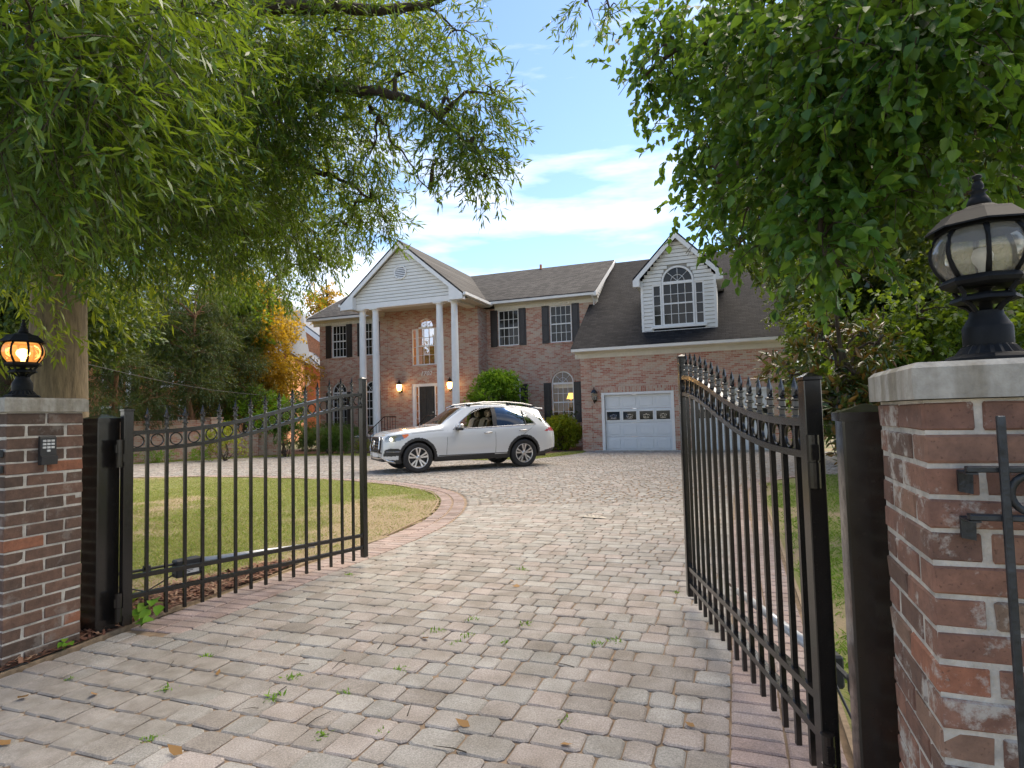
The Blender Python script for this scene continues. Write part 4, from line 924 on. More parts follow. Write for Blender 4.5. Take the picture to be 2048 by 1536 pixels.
# palladian window over the door (see-through hall with rear window)
PX0, PX1 = -14.64, -13.10
for a, b_ in ((PX0, PX0+.26), (PX1-.26, PX1)): window(a, b_, 3.87, 5.66, BY, 1, 4, M['glass'], 'side_light', sill=False, fw_=.045, mid=False)
window(PX0+.27, PX1-.27, 3.87, 5.74, BY, 3, 4, M['glassr'], 'palladian_window', arch=.42, sill=False, fw_=.06)
hobj(MB().bbox(PX0-.05, PX1+.05, BY-.05, BY+.04, 3.78, 3.868, .006), 'sill', M['brick'])
hobj(MB().add([(-16.1, BY+.29, 3.57), (-11.4, BY+.29, 3.57), (-11.4, 36.15, 3.57), (-16.1, 36.15, 3.57), (-16.1, BY+.29, 6.45), (-11.4, BY+.29, 6.45), (-11.4, 36.15, 6.45), (-16.1, 36.15, 6.45)], [(4, 7, 6, 5), (1, 5, 6, 2), (3, 7, 4, 0)]), 'hall', M['warmwall'])
l = bpy.data.lights.new('hall_light', 'POINT'); l.energy = 30; l.color = (1, .60, .25); l.shadow_soft_size = .2
ch = tag(empty('hall_chandelier', (-13.4, 28.4, 5.0)), 'lit hall chandelier behind the arched window over the door', 'chandelier')
lo = bpy.data.objects.new('hall_light', l); link(lo, ch)
MB().tube([(0, 0, .2), (0, 0, 1.4)], .012, 6).obj('rod', M['chrome'], ch)
b = MB()
for k in range(6):
    a = k*math.pi/3; b.tube([(0, 0, .15), (.15*math.cos(a), .15*math.sin(a), .05), (.30*math.cos(a), .30*math.sin(a), .15)], .010, 5)
b.obj('arm', M['chrome'], ch)
for k in range(6):
    a = k*math.pi/3; MB().lathe([(.015, 0), (.03, .05), (.005, .12)], 8, (.30*math.cos(a), .30*math.sin(a), .15)).obj('bulb', M['lantern'], ch)
# front door
dr = empty('front_door', (0, 0, 0), parent=house)
hobj(MB().box(DX0+.002, DX0+.14, BY+.02, BY+.14, DZ0, DZ1).box(DX1-.14, DX1-.002, BY+.02, BY+.14, DZ0, DZ1).box(DX0+.14, DX1-.14, BY+.02, BY+.14, DZ1-.14, DZ1-.002), 'door_frame', M['white'], dr)
for a in (DX0+.14, DX1-.14-.22):
    hobj(MB().box(a, a+.05, BY+.04, BY+.12, DZ0, DZ1-.14).box(a+.17, a+.22, BY+.04, BY+.12, DZ0, DZ1-.14).box(a+.05, a+.17, BY+.04, BY+.12, DZ0, DZ0+.35), 'sidelight_frame', M['white'], dr)
    for j in range(5):
        z0 = DZ0+.35+j*.385; hobj(MB().box(a+.05, a+.17, BY+.05, BY+.11, z0+.36, z0+.385), 'muntin', M['white'], dr)
        hobj(MB().add([(a+.05, BY+.09, z0), (a+.17, BY+.09, z0), (a+.17, BY+.09, z0+.36), (a+.05, BY+.09, z0+.36)], [(0, 1, 2, 3)]), 'pane', M['lanternpane'] if 'lanternpane' in M else M['glass'], dr)
dx0, dx1 = DX0+.37, DX1-.37
hobj(MB().box(dx0, dx1, BY+.07, BY+.12, DZ0, DZ1-.14), 'door_leaf', M['door'], dr)
wd = (dx1-dx0)
for cxx in (dx0+wd*.27, dx0+wd*.73):
    for (a, b_) in ((.10, .75), (.85, 1.60), (1.70, 2.15)): hobj(MB().bbox(cxx-wd*.17, cxx+wd*.17, BY+.055, BY+.069, DZ0+a, DZ0+b_, .012), 'door_panel', M['door'], dr)
hobj(MB().lathe([(.03, 0), (.03, .05)], 12, (dx1-.08, BY+.03, DZ0+1.0)), 'door_handle', M['chrome'], dr)
hobj(MB().add([(-16.1, BY+.3, .5), (-11.4, BY+.3, .5), (-11.4, 29, .5), (-16.1, 29, .5), (-16.1, BY+.3, 3.45), (-11.4, BY+.3, 3.45), (-11.4, 29, 3.45), (-16.1, 29, 3.45)], [(0, 1, 2, 3), (4, 7, 6, 5), (1, 5, 6, 2), (2, 6, 7, 3), (3, 7, 4, 0)]), 'hall', M['warmwall'])
l = bpy.data.lights.new('entry_light', 'POINT'); l.energy = 14; l.color = (1, .60, .25); l.shadow_soft_size = .2
lo = bpy.data.objects.new('entry_light', l); lo.location = (-14.4-H0.x, 27.5-H0.y, 2.9-H0.z); link(lo, house)
# house number
cu = bpy.data.curves.new('number', 'FONT'); cu.body = '1702'; cu.size = .30; cu.shear = .25; cu.extrude = .012; cu.align_x = 'CENTER'; cu.space_character = 1.05
tmp = bpy.data.objects.new('tmp', cu); COL.objects.link(tmp); bpy.context.view_layer.update()
me = bpy.data.meshes.new_from_object(tmp.evaluated_get(bpy.context.evaluated_depsgraph_get())); bpy.data.objects.remove(tmp); me.materials.append(M['white']); me.name = 'house_number'
hn = inst('house_number', me, house, (-13.86-H0.x, BY-.02-H0.y, 3.36-H0.z), (math.pi/2, 0, 0))
# porch floor, steps, rails
hobj(MB().bbox(-16.75, -10.95, 23.30, BY-.002, HZ-.2, .50, .01), 'porch_floor', M['brick'])
hobj(MB().bbox(-16.8, -10.9, 23.25, 23.9, .502, .545, .01), 'porch_nosing', M['mortar'])
for k in range(3): hobj(MB().bbox(-14.9, -12.85, 23.295-.32*(k+1), 23.29-.32*k, HZ-.2, .34-.17*k, .008), 'step', M['brick'])
for sx in (-14.95, -12.80):
    b = MB()
    top = [(sx, 24.6, 1.42), (sx, 23.6, 1.42), (sx, 22.25, .72)]
    hobj(MB().tube(top, .022, 6), 'handrail', M['black'])
    for k in range(11):
        y = 24.55-k*.23; zt_ = 1.42 if y > 23.6 else 1.42-(23.6-y)*.52; zb_ = .55 if y > 23.3 else .36-.17*int((23.3-y)/.32)
        hobj(MB().box(sx-.008, sx+.008, y-.008, y+.008, zb_, zt_), 'baluster', M['black'])
# columns
def fluted(n=20, k=3):
    vs = []; fs = []; prof = [(0, .163), (.4, .165), (2.0, .163), (4.0, .155), (5.62, .140)]
    N = n*k
    for z, r in prof:
        for q in range(N):
            a = 2*math.pi*q/N; rr_ = r*(1-.045*(1 if q % k == 1 else (.75 if k == 3 and False else 0))); vs.append((rr_*math.cos(a), rr_*math.sin(a), z))
    for j in range(len(prof)-1):
        for q in range(N): fs.append((j*N+q, j*N+(q+1) % N, (j+1)*N+(q+1) % N, (j+1)*N+q))
    return MB().add(vs, fs)
for x in (-16.11, -15.40, -12.10, -11.37):
    c = empty('column', (x-H0.x, PY-H0.y, .545-H0.z), parent=house)
    MB().bbox(-.21, .21, -.21, .21, 0, .06, .005).lathe([(.205, .06), (.21, .08), (.205, .10), (.185, .115), (.19, .135), (.168, .16)], 28).obj('column_base', M['white'], c)
    fluted().obj('column_shaft', M['white'], c, (0, 0, .15))
    MB().lathe([(.145, 5.74), (.155, 5.755), (.150, 5.765), (.17, 5.80), (.19, 5.82)], 28).bbox(-.21, .21, -.21, .21, 5.82, 5.868, .004).obj('column_capital', M['white'], c)
# portico entablature, soffit, pediment
EX0, EX1 = -16.52, -11.22; CXm = (EX0+EX1)/2
hobj(MB().box(EX0, EX1, PY-.22, PY+.22, 6.415, 6.66), 'entablature', M['white'])
hobj(MB().box(EX0, EX0+.4, PY+.222, BY-.002, 6.415, 6.66).box(EX1-.4, EX1, PY+.222, BY-.002, 6.415, 6.66), 'entablature', M['cream'])
hobj(MB().box(EX0+.41, EX1-.41, PY+.23, BY-.004, 6.60, 6.63), 'porch_ceiling', M['soffit'])
PFX0, PFX1, PFZ, PKZ, PFY = -16.96, -10.72, 6.60, 9.24, 23.18
psl = (PKZ-PFZ)/((PFX1-PFX0)/2); PKX = (PFX0+PFX1)/2
bk = RY-.15
def pz(x): return PKZ-psl*abs(x-PKX)
for s in (-1, 1):
    xe = PKX+s*(PFX1-PKX)
    pts = [(xe, PFY, PFZ), (PKX+.001*s, PFY, PKZ), (PKX+.001*s, bk, PKZ), (xe, EY+.05, PFZ)]
    pts[3] = (xe, EY+.2, PFZ)
    if s < 0: pts.reverse()
    slab([(x, y, z+.10) for x, y, z in pts], .09, 'roof', M['roofm'])
    # raking cornice: fascia, soffit and return
    def band(o0, o1, ya, yb, nm, mat):
        a, b_ = (xe, PFZ+o0), (PKX, PKZ+o0)
        poly = [(xe, PFZ+o0), (PKX, PKZ+o0), (PKX, PKZ+o1), (xe, PFZ+o1)]
        hobj(MB().prism(poly if s > 0 else poly[::-1], ya, yb, 'y'), nm, mat)
    band(-.20, .005, PFY, PFY+.04, 'fascia', M['white']); band(-.13, -.005, PFY+.041, PFY+.10, 'fascia', M['white'])
    band(-.05, -.006, PFY+.101, PY-.20, 'rake_soffit', M['soffit'])
    xr0, xr1 = (xe-.62, xe+.0) if s > 0 else (xe, xe+.62)
    hobj(MB().prism([(xe, PFZ-.21), (xe-s*.66, PFZ-.21), (xe-s*.66, PFZ+psl*.66-.19), (xe, PFZ-.0)], PFY+.002, PY-.24, 'y'), 'cornice_return', M['white'])
    gx = xe+s*.02
    hobj(MB().prism([(gx, PFZ-.06), (gx+s*.11, PFZ-.03), (gx+s*.12, PFZ+.08), (gx, PFZ+.08)], PFY+.02, EY+.1, 'y'), 'gutter', M['white'])
    hobj(MB().box(min(xe, EX1 if s > 0 else EX0), max(xe, EX1 if s > 0 else EX0), PFY+.6, EY+.1, PFZ-.09, PFZ-.065), 'soffit', M['soffit'])
ped = empty('pediment', (0, 0, 0), parent=house)
z = 6.665; k = 0
while z < 9.0:
    hw = (PKZ-.12-z)/psl; hw2 = max((PKZ-.12-z-bd)/psl, .02); yb = PY-.20
    if hw > .05:
        hobj(MB().add([(PKX-hw, yb-.030, z+.02), (PKX+hw, yb-.030, z+.02), (PKX+hw2, yb-.008, z+bd), (PKX-hw2, yb-.008, z+bd), (PKX-hw, yb, z+.02), (PKX+hw, yb, z+.02)], [(0, 1, 2, 3), (4, 5, 1, 0)]), 'board', M['siding'], ped)
    z += bd
hobj(MB().prism([(PKX-3, PFZ+.05), (PKX+3, PFZ+.05), (PKX, PKZ-.1)], PY-.195, PY-.05, 'y'), 'backing', M['lapshade'], ped)
vb = MB().lathe([(.29, 0), (.29, .01)], 24); vb.v = [(x+PKX-.08, PY-.232-z, y+7.92) for x, y, z in vb.v]; hobj(vb, 'vent_shade', M['shutter'], ped)  # dark disc set behind the slats in place of louvre shade
b = MB().torus((PKX-.08, PY-.245, 7.92), .30, .035, 'y', 32, 8, flat=(1, 1)); hobj(b, 'vent_frame', M['white'], ped, smooth=True)
for k in range(7):
    zz = 7.92-.24+k*.08; hw = math.sqrt(max(.0, .285**2-(zz-7.92)**2)); hobj(MB().add([(PKX-.08-hw, PY-.262, zz-.025), (PKX-.08+hw, PY-.275, zz-.025), (PKX-.08+hw, PY-.245, zz+.03), (PKX-.08-hw, PY-.245, zz+.03)], [(0, 1, 2, 3)]), 'vent_slat', M['white'], ped)
# garage doors
for a, b_ in GD:
    gd = empty('garage_door', (0, 0, 0), parent=house); z0 = HZ
    hobj(MB().box(a, a+.11, GY-.02, GY+.10, z0, 2.125).box(b_-.11, b_, GY-.02, GY+.10, z0, 2.125).box(a+.11, b_-.11, GY-.02, GY+.10, 2.03, 2.125), 'door_frame', M['white'], gd)
    xa, xb = a+.112, b_-.112; hs = (2.03-z0)/4; w4 = (xb-xa)/4
    for j in range(4):
        hobj(MB().bbox(xa, xb, GY+.12, GY+.165, z0+j*hs+.003, z0+(j+1)*hs-.003, .008), 'door_section', M['gdoor'], gd)
        for i in range(4):
            cx0, cx1 = xa+i*w4+.07, xa+(i+1)*w4-.07; za, zb_ = z0+j*hs+.09, z0+(j+1)*hs-.09
            if j == 2:
                cz = (za+zb_)/2; ww = .29; f = MB()
                xm = (cx0+cx1)/2
                f.box(xm-ww, xm-ww+.035, GY+.10, GY+.121, cz-.20, cz+.20).box(xm+ww-.035, xm+ww, GY+.10, GY+.121, cz-.20, cz+.20).box(xm-ww+.035, xm+ww-.035, GY+.10, GY+.121, cz-.20, cz-.165).box(xm-ww+.035, xm+ww-.035, GY+.10, GY+.121, cz+.165, cz+.20)
                hobj(f, 'light_frame', M['white'], gd)
                hobj(MB().box(xm-ww+.035, xm+ww-.035, GY+.114, GY+.1195, cz-.165, cz+.165), 'pane', M['dglass'], gd)
                c = MB()
                for s in (-1, 1):
                    c.tube([(xm, GY+.111, cz+.06), (xm+s*.05, GY+.111, cz+.02), (xm+s*.10, GY+.111, cz+.03), (xm+s*.13, GY+.111, cz-.01), (xm+s*.09, GY+.111, cz-.05), (xm+s*.04, GY+.111, cz-.03), (xm+s*.02, GY+.111, cz-.08)], .006, 4)
                c.tube([(xm-.11, GY+.111, cz-.09), (xm, GY+.111, cz-.11), (xm+.11, GY+.111, cz-.09)], .006, 4)
                hobj(c, 'leaded_ornament', M['chrome'], gd)
            else:
                hobj(MB().bbox(cx0, cx1, GY+.106, GY+.122, za, zb_, .014), 'door_panel', M['gdoor'], gd)
# wall lights
def wall_light(x, y, z, label, lit, big):
    t = thing('wall_lantern', label, 'lantern', (x, y, z)); s = big
    MB().bbox(-.06*s, .06*s, -.03, -.002, -.10*s, .12*s, .006).obj('back_plate', M['black'], t)
    MB().tube([(0, -.02, -.06*s), (0, -.10*s, -.16*s), (0, -.17*s, -.14*s), (0, -.16*s, -.06*s)], .012*s, 6).obj('arm', M['black'], t)
    MB().lathe([(.03*s, -.06*s), (.075*s, -.03*s), (.105*s, .12*s), (.10*s, .20*s)], 8, (0, -.16*s, 0)).obj('glass', M['lantern'] if lit else M['lampglass'], t)
    MB().lathe([(.135*s, .20*s), (.12*s, .22*s), (.05*s, .31*s), (.02*s, .33*s), (.025*s, .36*s), (.004*s, .40*s)], 8, (0, -.16*s, 0)).obj('lantern_roof', M['black'], t)
    MB().lathe([(.035*s, -.09*s), (.05*s, -.06*s), (.03*s, -.055*s)], 8, (0, -.16*s, 0)).obj('lantern_base', M['black'], t)
    if lit:
        l = bpy.data.lights.new('lantern_glow', 'POINT'); l.energy = 5; l.color = (1, .55, .18); l.shadow_soft_size = .07
        lo = bpy.data.objects.new('lantern_glow', l); lo.location = (0, -.30*s, .10*s); link(lo, t)
wall_light(-15.25, BY, 2.72, 'lit lantern on the open porch wall beside the dark front door', True, 1.25)
wall_light(-12.52, BY, 2.72, 'lit lantern on the porch wall half hidden between two columns', True, 1.25)
wall_light(-5.17, GY, 1.90, 'unlit dark lantern on the brick between shuttered window and garage', False, 1.15)
wall_light(1.66, GY, 1.90, 'unlit dark lantern on the brick at the outer garage corner', False, 1.15)
# dormer
D0, D1 = -3.30, -.46; DY = 23.98; DM = (D0+D1)/2; DB = 4.40; DW = 6.42; DK = 8.25
dm_ = empty('dormer', (0, 0, 0), parent=house)
wx = (-2.86, -.90); wz0, wz1 = 4.66, 6.36
z = DB+.10
while z < 7.9:
    hw = (D1-D0)/2-.09 if z < DW-.1 else max(0, (DK-.20-z)*((D1-D0)/2+.1)/(DK-DW))
    hw = min(hw+.06, (D1-D0)/2-.09)
    segs = [(DM-hw, DM+hw)]
    if z+bd > wz0-.12 and z < wz1-.06: segs = [(DM-hw, wx[0]), (wx[1], DM+hw)]
    elif z < 7.05: 
        r = math.sqrt(max(0, 1-((z-wz1)/.68)**2))*.62; segs = [(DM-hw, DM-r), (DM+r, DM+hw)] if r > .05 else segs
    for a, b_ in segs:
        if b_-a > .03: hobj(MB().add([(a, DY-.026, z+.018), (b_, DY-.026, z+.018), (b_, DY-.004, z+bd), (a, DY-.004, z+bd), (a, DY, z+.018), (b_, DY, z+.018)], [(0, 1, 2, 3), (4, 5, 1, 0)]), 'board', M['siding'], dm_)
    z += bd
hobj(MB().prism([(D0, DB-.3), (D1, DB-.3), (D1, DW+.1), (DM, DK-.12), (D0, DW+.1)], DY+.17, DY+.2, 'y'), 'backing', M['lapshade'], dm_)
for a_, c_ in ((D0+.09, wx[0]+.03), (wx[1]-.03, D1-.09)): hobj(MB().box(a_, c_, DY+.01, DY+.03, DB+.1, DW), 'backing', M['lapshade'], dm_)
hobj(MB().prism([(D0, DW+.0), (D1, DW+.0), (DM, DK-.15)], DY+.03, DY+.06, 'y'), 'backing', M['lapshade'], dm_)
hobj(MB().box(D0, D0+.09, DY-.035, DY+.1, DB-.1, DW+.1).box(D1-.09, D1, DY-.035, DY+.1, DB-.1, DW+.1).box(D0+.09, D1-.09, DY-.036, DY+.1, DB-.1, DB+.10), 'corner_board', M['white'], dm_)
zr_ = lambda y: GEZ+gs*(y-GEY)
for x in (D0, D1): hobj(MB().add([(x, DY+.01, DB-.1), (x, DY+.01, DW), (x, 27.5, DW), (x, 27.5, zr_(27.5)), (x, DY+.01, zr_(DY)-.2)], [(0, 1, 2, 3, 4)]), 'cheek', M['siding'], dm_)
dsl = (DK-(DW+.08))/((D1-D0)/2+.26)
for s in (-1, 1):
    xe = DM+s*((D1-D0)/2+.26); ze = DW+.08
    pts = [(xe, DY-.30, ze), (DM+.001*s, DY-.30, DK), (DM+.001*s, 30, DK), (xe, 27.6, ze)]
    if s < 0: pts.reverse()
    slab([(x, y, z+.09) for x, y, z in pts], .08, 'dormer_roof', M['roofg'], dm_)
    for o0, o1, ya, yb in ((-.22, .005, DY-.30, DY-.26), (-.06, -.006, DY-.259, DY-.023)):
        poly = [(xe, ze+o0), (DM, DK+o0), (DM, DK+o1), (xe, ze+o1)]; hobj(MB().prism(poly if s > 0 else poly[::-1], ya, yb, 'y'), 'fascia', M['white'], dm_)
    hobj(MB().prism([(xe, ze-.24), (xe-s*.26, ze-.24), (xe-s*.26, ze+dsl*.26-.2), (xe, ze)], DY-.298, DY-.03, 'y'), 'cornice_return', M['white'], dm_)
    hobj(MB().box(min(xe, xe-s*.25), max(xe, xe-s*.25), DY-.02, 27.2, ze-.12, ze-.09), 'soffit', M['soffit'], dm_)
# dormer window: centre sash, side lights, half-round
for a, b_ in ((-2.86, -2.50), (-1.26, -.90)): window(a, b_, wz0, wz1-.04, DY-.06, 1, 4, M['dglass'], 'dormer_side_light', sill=False, fw_=.06, mid=False)
window(-2.49, -1.27, wz0, wz1+.04, DY-.075, 4, 4, M['dglass'], 'dormer_window', arch=.60, sill=False, fw_=.07)
hobj(MB().bbox(-2.92, -.84, DY-.10, DY+.02, wz0-.09, wz0, .006), 'dormer_sill', M['white'])
# brick arches over the ground-floor windows
for a, b_ in UPW:
    o = solid_arch((a+b_)/2, 2.80, .64, .63); i_ = solid_arch((a+b_)/2, 2.80, .535, .525); b = MB()
    for k in range(len(o)-1): b.prism([o[k], o[k+1], i_[k+1], i_[k]], MY-.012, MY-.002, 'y')
    hobj(b, 'brick_arch', M['soldier'])
# vent pipe on ridge
hobj(MB().lathe([(.07, 0), (.07, .25)], 10, (-9.6, 31.0, RZ-.1)), 'vent_pipe', M['nbrick'])
# ------------------------------------------------------------------ the car
def make_car(flx, fly, ang):
    h = Vector((-math.cos(ang), -math.sin(ang), 0)); left = Vector((-h.y, h.x, 0))
    WB, TR, WR = 2.995, .835, .382
    fc = Vector((flx, fly, 0))-left*TR; org = fc-h*WB; org.z = gz(org.y)
    car = thing('parked_car', 'white five-door SUV with roof rails parked across the drive', 'car', tuple(org), math.atan2(h.y, h.x))
    zf = gz(fc.y)-org.z; car.rotation_euler = (0, -math.asin(zf/WB), math.atan2(h.y, h.x))
    X = lambda s: 3.855-s
    I = lambda s, p: np.interp(s, [a for a, _ in p], [b for _, b in p])
    def smooth(s, p, w=.10):
        o = 0
        for d, k in ((-1, .12), (-.5, .23), (0, .3), (.5, .23), (1, .12)): o = o+k*I(s+d*w, p)
        return o
    ztop_p = [(0, .90), (.03, .96), (.10, .995), (.30, 1.045), (.7, 1.11), (1.1, 1.155), (1.42, 1.185), (1.52, 1.22), (2.20, 1.665), (2.45, 1.72), (2.8, 1.745), (3.4, 1.738), (4.0, 1.69), (4.45, 1.625), (4.52, 1.60), (4.80, 1.17), (4.86, 1.10), (4.92, 1.02)]
    zbot_p = [(0, .40), (.12, .30), (.35, .25), (1.4, .265), (3.3, .275), (4.3, .30), (4.7, .36), (4.92, .46)]
    wb_p = [(0, .66), (.05, .74), (.15, .83), (.30, .90), (.55, .945), (.86, .965), (1.4, .955), (2.2, .965), (3.3, .97), (3.86, .985), (4.3, .96), (4.6, .91), (4.8, .84), (4.92, .74)]
    belt_p = [(0, .86), (.1, .92), (.4, .97), (.9, 1.02), (1.4, 1.06), (1.8, 1.075), (2.8, 1.105), (3.8, 1.14), (4.4, 1.14), (4.8, 1.06), (4.92, .98)]
    wr_p = [(0, .52), (.15, .70), (.5, .78), (1.1, .80), (1.42, .79), (1.6, .76), (2.2, .635), (2.8, .63), (3.6, .615), (4.2, .585), (4.5, .565), (4.8, .60), (4.92, .55)]
    s = np.unique(np.r_[np.linspace(0, .2, 16), np.linspace(.2, 4.7, 220), np.linspace(4.7, 4.92, 16)])
    ZT = smooth(s, ztop_p, .06); ZB = I(s, zbot_p); WBd = smooth(s, wb_p, .08); BE = np.minimum(smooth(s, belt_p, .1), ZT-.03); WRf = smooth(s, wr_p, .1)
    rows = []
    nl, ng, nr = 44, 30, 18
    prof = [(0, .925), (.10, .955), (.3, .982), (.5, .998), (.62, 1.0), (.8, .992), (.92, .972), (1.0, .945)]
    for i in range(len(s)):
        pts = []
        crease = .012*np.exp(-((s[i]-2.4)/1.6)**2)
        for q in np.linspace(0, 1, nl):
            k = I(q, prof)-crease*np.exp(-((q-.28)/.10)**2)
            pts.append((WBd[i]*k, ZB[i]+(BE[i]-ZB[i])*q))
        w0 = WBd[i]*.945; zr = ZT[i]-.045*min(1, (ZT[i]-BE[i])/.3)
        wr = min(WRf[i], w0-.02)
        for q in np.linspace(0, 1, ng+1)[1:]:
            bul = .022*math.sin(math.pi*q); pts.append((w0+(wr-w0)*q+bul, BE[i]+(zr-BE[i])*q))
        for q in np.linspace(0, 1, nr+1)[1:]:
            pts.append((wr*math.cos(q*math.pi/2)**.9 if q < 1 else 0.0, zr+(ZT[i]-zr)*math.sin(q*math.pi/2)))
        rows.append(pts)
    A = np.array(rows)                                    # stations x points x (y,z)
    ns, npt = A.shape[:2]
    V = np.empty((ns, npt, 3)); V[:, :, 0] = X(s)[:, None]; V[:, :, 1] = A[:, :, 0]; V[:, :, 2] = A[:, :, 1]
    # nose sweep: pull the top of the nose back a little
    V[:, :, 0] -= (np.clip((V[:, :, 2]-.45), 0, 1)*.10)*np.exp(-((s/.12)**2))[:, None]
    V[:, :, 0] += (np.clip((V[:, :, 2]-.6), 0, 1)*.06)*np.exp(-(((4.92-s)/.08)**2))[:, None]
    cs = (s[:-1]+s[1:])/2; Sg = np.repeat(cs[:, None], npt-1, 1); Zg = (V[:-1, :-1, 2]+V[1:, 1:, 2])/2; Yg = (V[:-1, :-1, 1]+V[1:, 1:, 1])/2
    tix = np.repeat(np.arange(npt-1)[None], ns-1, 0)
    side = tix < nl+ng-1
    arch = np.minimum(np.hypot(Sg-.86, Zg-WR), np.hypot(Sg-3.855, Zg-WR))
    hole = (arch < .435) & (Zg < 1.0) & (tix < nl)
    def inp(poly): return inpoly(Sg, Zg, poly)
    wf = inp([(1.86, 1.10), (2.10, 1.315), (2.36, 1.52), (2.55, 1.605), (2.80, 1.645), (2.98, 1.648), (2.95, 1.13), (1.9, 1.085)]) & side
    wrr = inp([(3.08, 1.135), (3.10, 1.648), (3.50, 1.63), (3.80, 1.57), (4.02, 1.45), (4.22, 1.17), (4.0, 1.165)]) & side
    bp = inp([(2.95, 1.13), (2.98, 1.648), (3.10, 1.648), (3.08, 1.135)]) & side
    wq = inp([(4.16, 1.545), (4.30, 1.56), (4.56, 1.53), (4.84, 1.20), (4.62, 1.185), (4.45, 1.24)]) & side
    ws = (Sg > 1.52) & (Sg < 2.17) & (tix >= nl+ng-1) & (Yg < .93*I(Sg, wr_p))
    rg = (Sg > 4.54) & (Sg < 4.80) & (tix >= nl+ng-1)
    sunr = (Sg > 2.36) & (Sg < 3.3) & (tix >= nl+ng+6)
    hl = inp([(.035, .80), (.045, .90), (.12, .945), (.40, .975), (.66, .985), (.56, .90), (.40, .835), (.22, .80)]) & side
    amb = hl & inp([(.50, .85), (.46, 1.0), (.70, 1.0), (.70, .85)])
    tll = inp([(4.50, .965), (4.62, 1.03), (4.76, 1.085), (4.93, 1.06), (4.93, .96)]) & side
    vent = inp([(.02, .44), (.05, .60), (.18, .64), (.36, .63), (.45, .56), (.46, .49), (.40, .455), (.2, .44)]) & side
    clad = (((arch < .505) & (tix < nl)) | ((Zg < .40) & (Sg > .86) & (Sg < 3.9)) | ((Zg < .37+.10*np.clip((Sg-4.2)/.5, 0, 1.3)) & (Sg > 4.1)) | ((Zg < .35) & (Sg < .6))) & (tix < nl)
    chr_ = (Zg < .33+.05*(.3-np.clip(Sg, 0, .3))/.3) & (Zg > .30) & (Sg < .33) & side
    sec = {'window_front': wf & ~hole, 'window_rear': wrr, 'window_quarter': wq, 'pillar_trim': bp, 'windscreen': ws, 'rear_window': rg, 'sunroof': sunr, 'headlight': hl & ~amb, 'indicator': amb, 'tail_light': tll, 'lower_vent': vent, 'cladding': clad & ~hole & ~vent & ~hl}
    used = hole.copy()
    mats = {'window_front': None, 'window_rear': M['carglass'], 'window_quarter': M['carglass'], 'pillar_trim': M['plastic'], 'windscreen': M['wsglass'], 'rear_window': M['carglass'], 'sunroof': M['dglass'], 'headlight': M['headlamp'], 'indicator': M['amber'], 'tail_light': M['red'], 'lower_vent': M['plastic'], 'cladding': M['plastic']}
    flat = V.reshape(-1, 3)
    def emit(mask, sides):
        j, i = np.nonzero(mask); a = j*npt+i; Q = np.c_[a, a+npt, a+npt+1, a+1]; Vs = []; Qs = []; o = 0
        for sg in sides:
            vv = flat.copy(); vv[:, 1] *= sg; q = Q if sg > 0 else Q[:, ::-1]
            u, inv = np.unique(q, return_inverse=True); Vs.append(vv[u]); Qs.append(inv.reshape(q.shape)+o); o += len(u)
        return np.concatenate(Vs), np.concatenate(Qs)
    def put(name, mask, mat, sides=(1, -1), split=True, parent=car):
        for sd_ in ([(q,) for q in sides] if split else [sides]):
            if not mask.any(): continue
            v, q = emit(mask, sd_); me = np_mesh(name, v, q[:, ::-1], mat, True); link(bpy.data.objects.new(name, me), parent)
    for k, msk in sec.items():
        msk = msk & ~used; used |= msk
        if mats[k] is None: continue
        put(k, msk, mats[k], split=k not in ('windscreen', 'rear_window', 'sunroof', 'cladding'))
    body_mask = ~used
    v, q = emit(body_mask, (1, -1)); nv = len(v)
    me = np_mesh('body', v, q[:, ::-1], M['paint'], True); body = link(bpy.data.objects.new('body', me), car)
    # front and rear closing faces
    for i, nm in ((0, 'front_panel'), (ns-1, 'rear_panel')):
        p = V[i]; pts = [tuple(x) for x in p]+[(x, -y, z) for x, y, z in p[::-1][1:]]
        MB().add(pts, [tuple(range(len(pts)))]).obj(nm, M['paint'], car)
    # underbody, wheel wells, cabin
    MB().box(X(4.6), X(.3), -.78, .78, .27, .33).obj('underbody', M['interior'], car)
    for sx in (0.0, WB):
        b = MB(); n = 20
        for sg in (1, -1):
            arc = [(sx+.45*math.cos(a), WR+.45*math.sin(a)) for a in [math.pi*k/n for k in range(n+1)]]
            vs = [(x, sg*.55, z) for x, z in arc]+[(x, sg*.93, z) for x, z in arc]; b.add(vs, [(k, k+1, n+2+k, n+1+k) for k in range(n)]); b.add([(x, sg*.56, z) for x, z in arc], [tuple(range(n+1))])
        b.obj('wheel_well', M['interior'], car)
    cab = MB().box(X(4.4), X(1.6), -.80, .80, .34, .55).box(X(1.75), X(1.45), -.78, .78, .55, 1.10).box(X(4.5), X(4.25), -.7, .7, .55, 1.2)
    cab.obj('interior', M['interior'], car)
    for sy in (.38, -.38):
        for sx, hgt in ((X(2.75), 0), (X(3.55), -.02)):
            se = empty('seat', (sx, sy, .55+hgt), parent=car)
            MB().bbox(-.1, .45, -.25, .25, 0, .22, .05).obj('seat_cushion', M['tan'], se, smooth=True)
            b = MB().bbox(-.10, .10, -.25, .25, 0, .66, .06); b.v = [(x-.35*z, y*(1-.12*z), z) for x, y, z in b.v]; b.obj('seat_back', M['tan'], se, (.0, 0, .16), smooth=True)
            b = MB().bbox(-.06, .06, -.135, .135, 0, .20, .05); b.obj('headrest', M['tan'], se, (-.27, 0, .83), smooth=True)
    MB().torus((X(2.05), .38, .98), .18, .016, 'x', 24, 6).obj('steering_wheel', M['interior'], car)
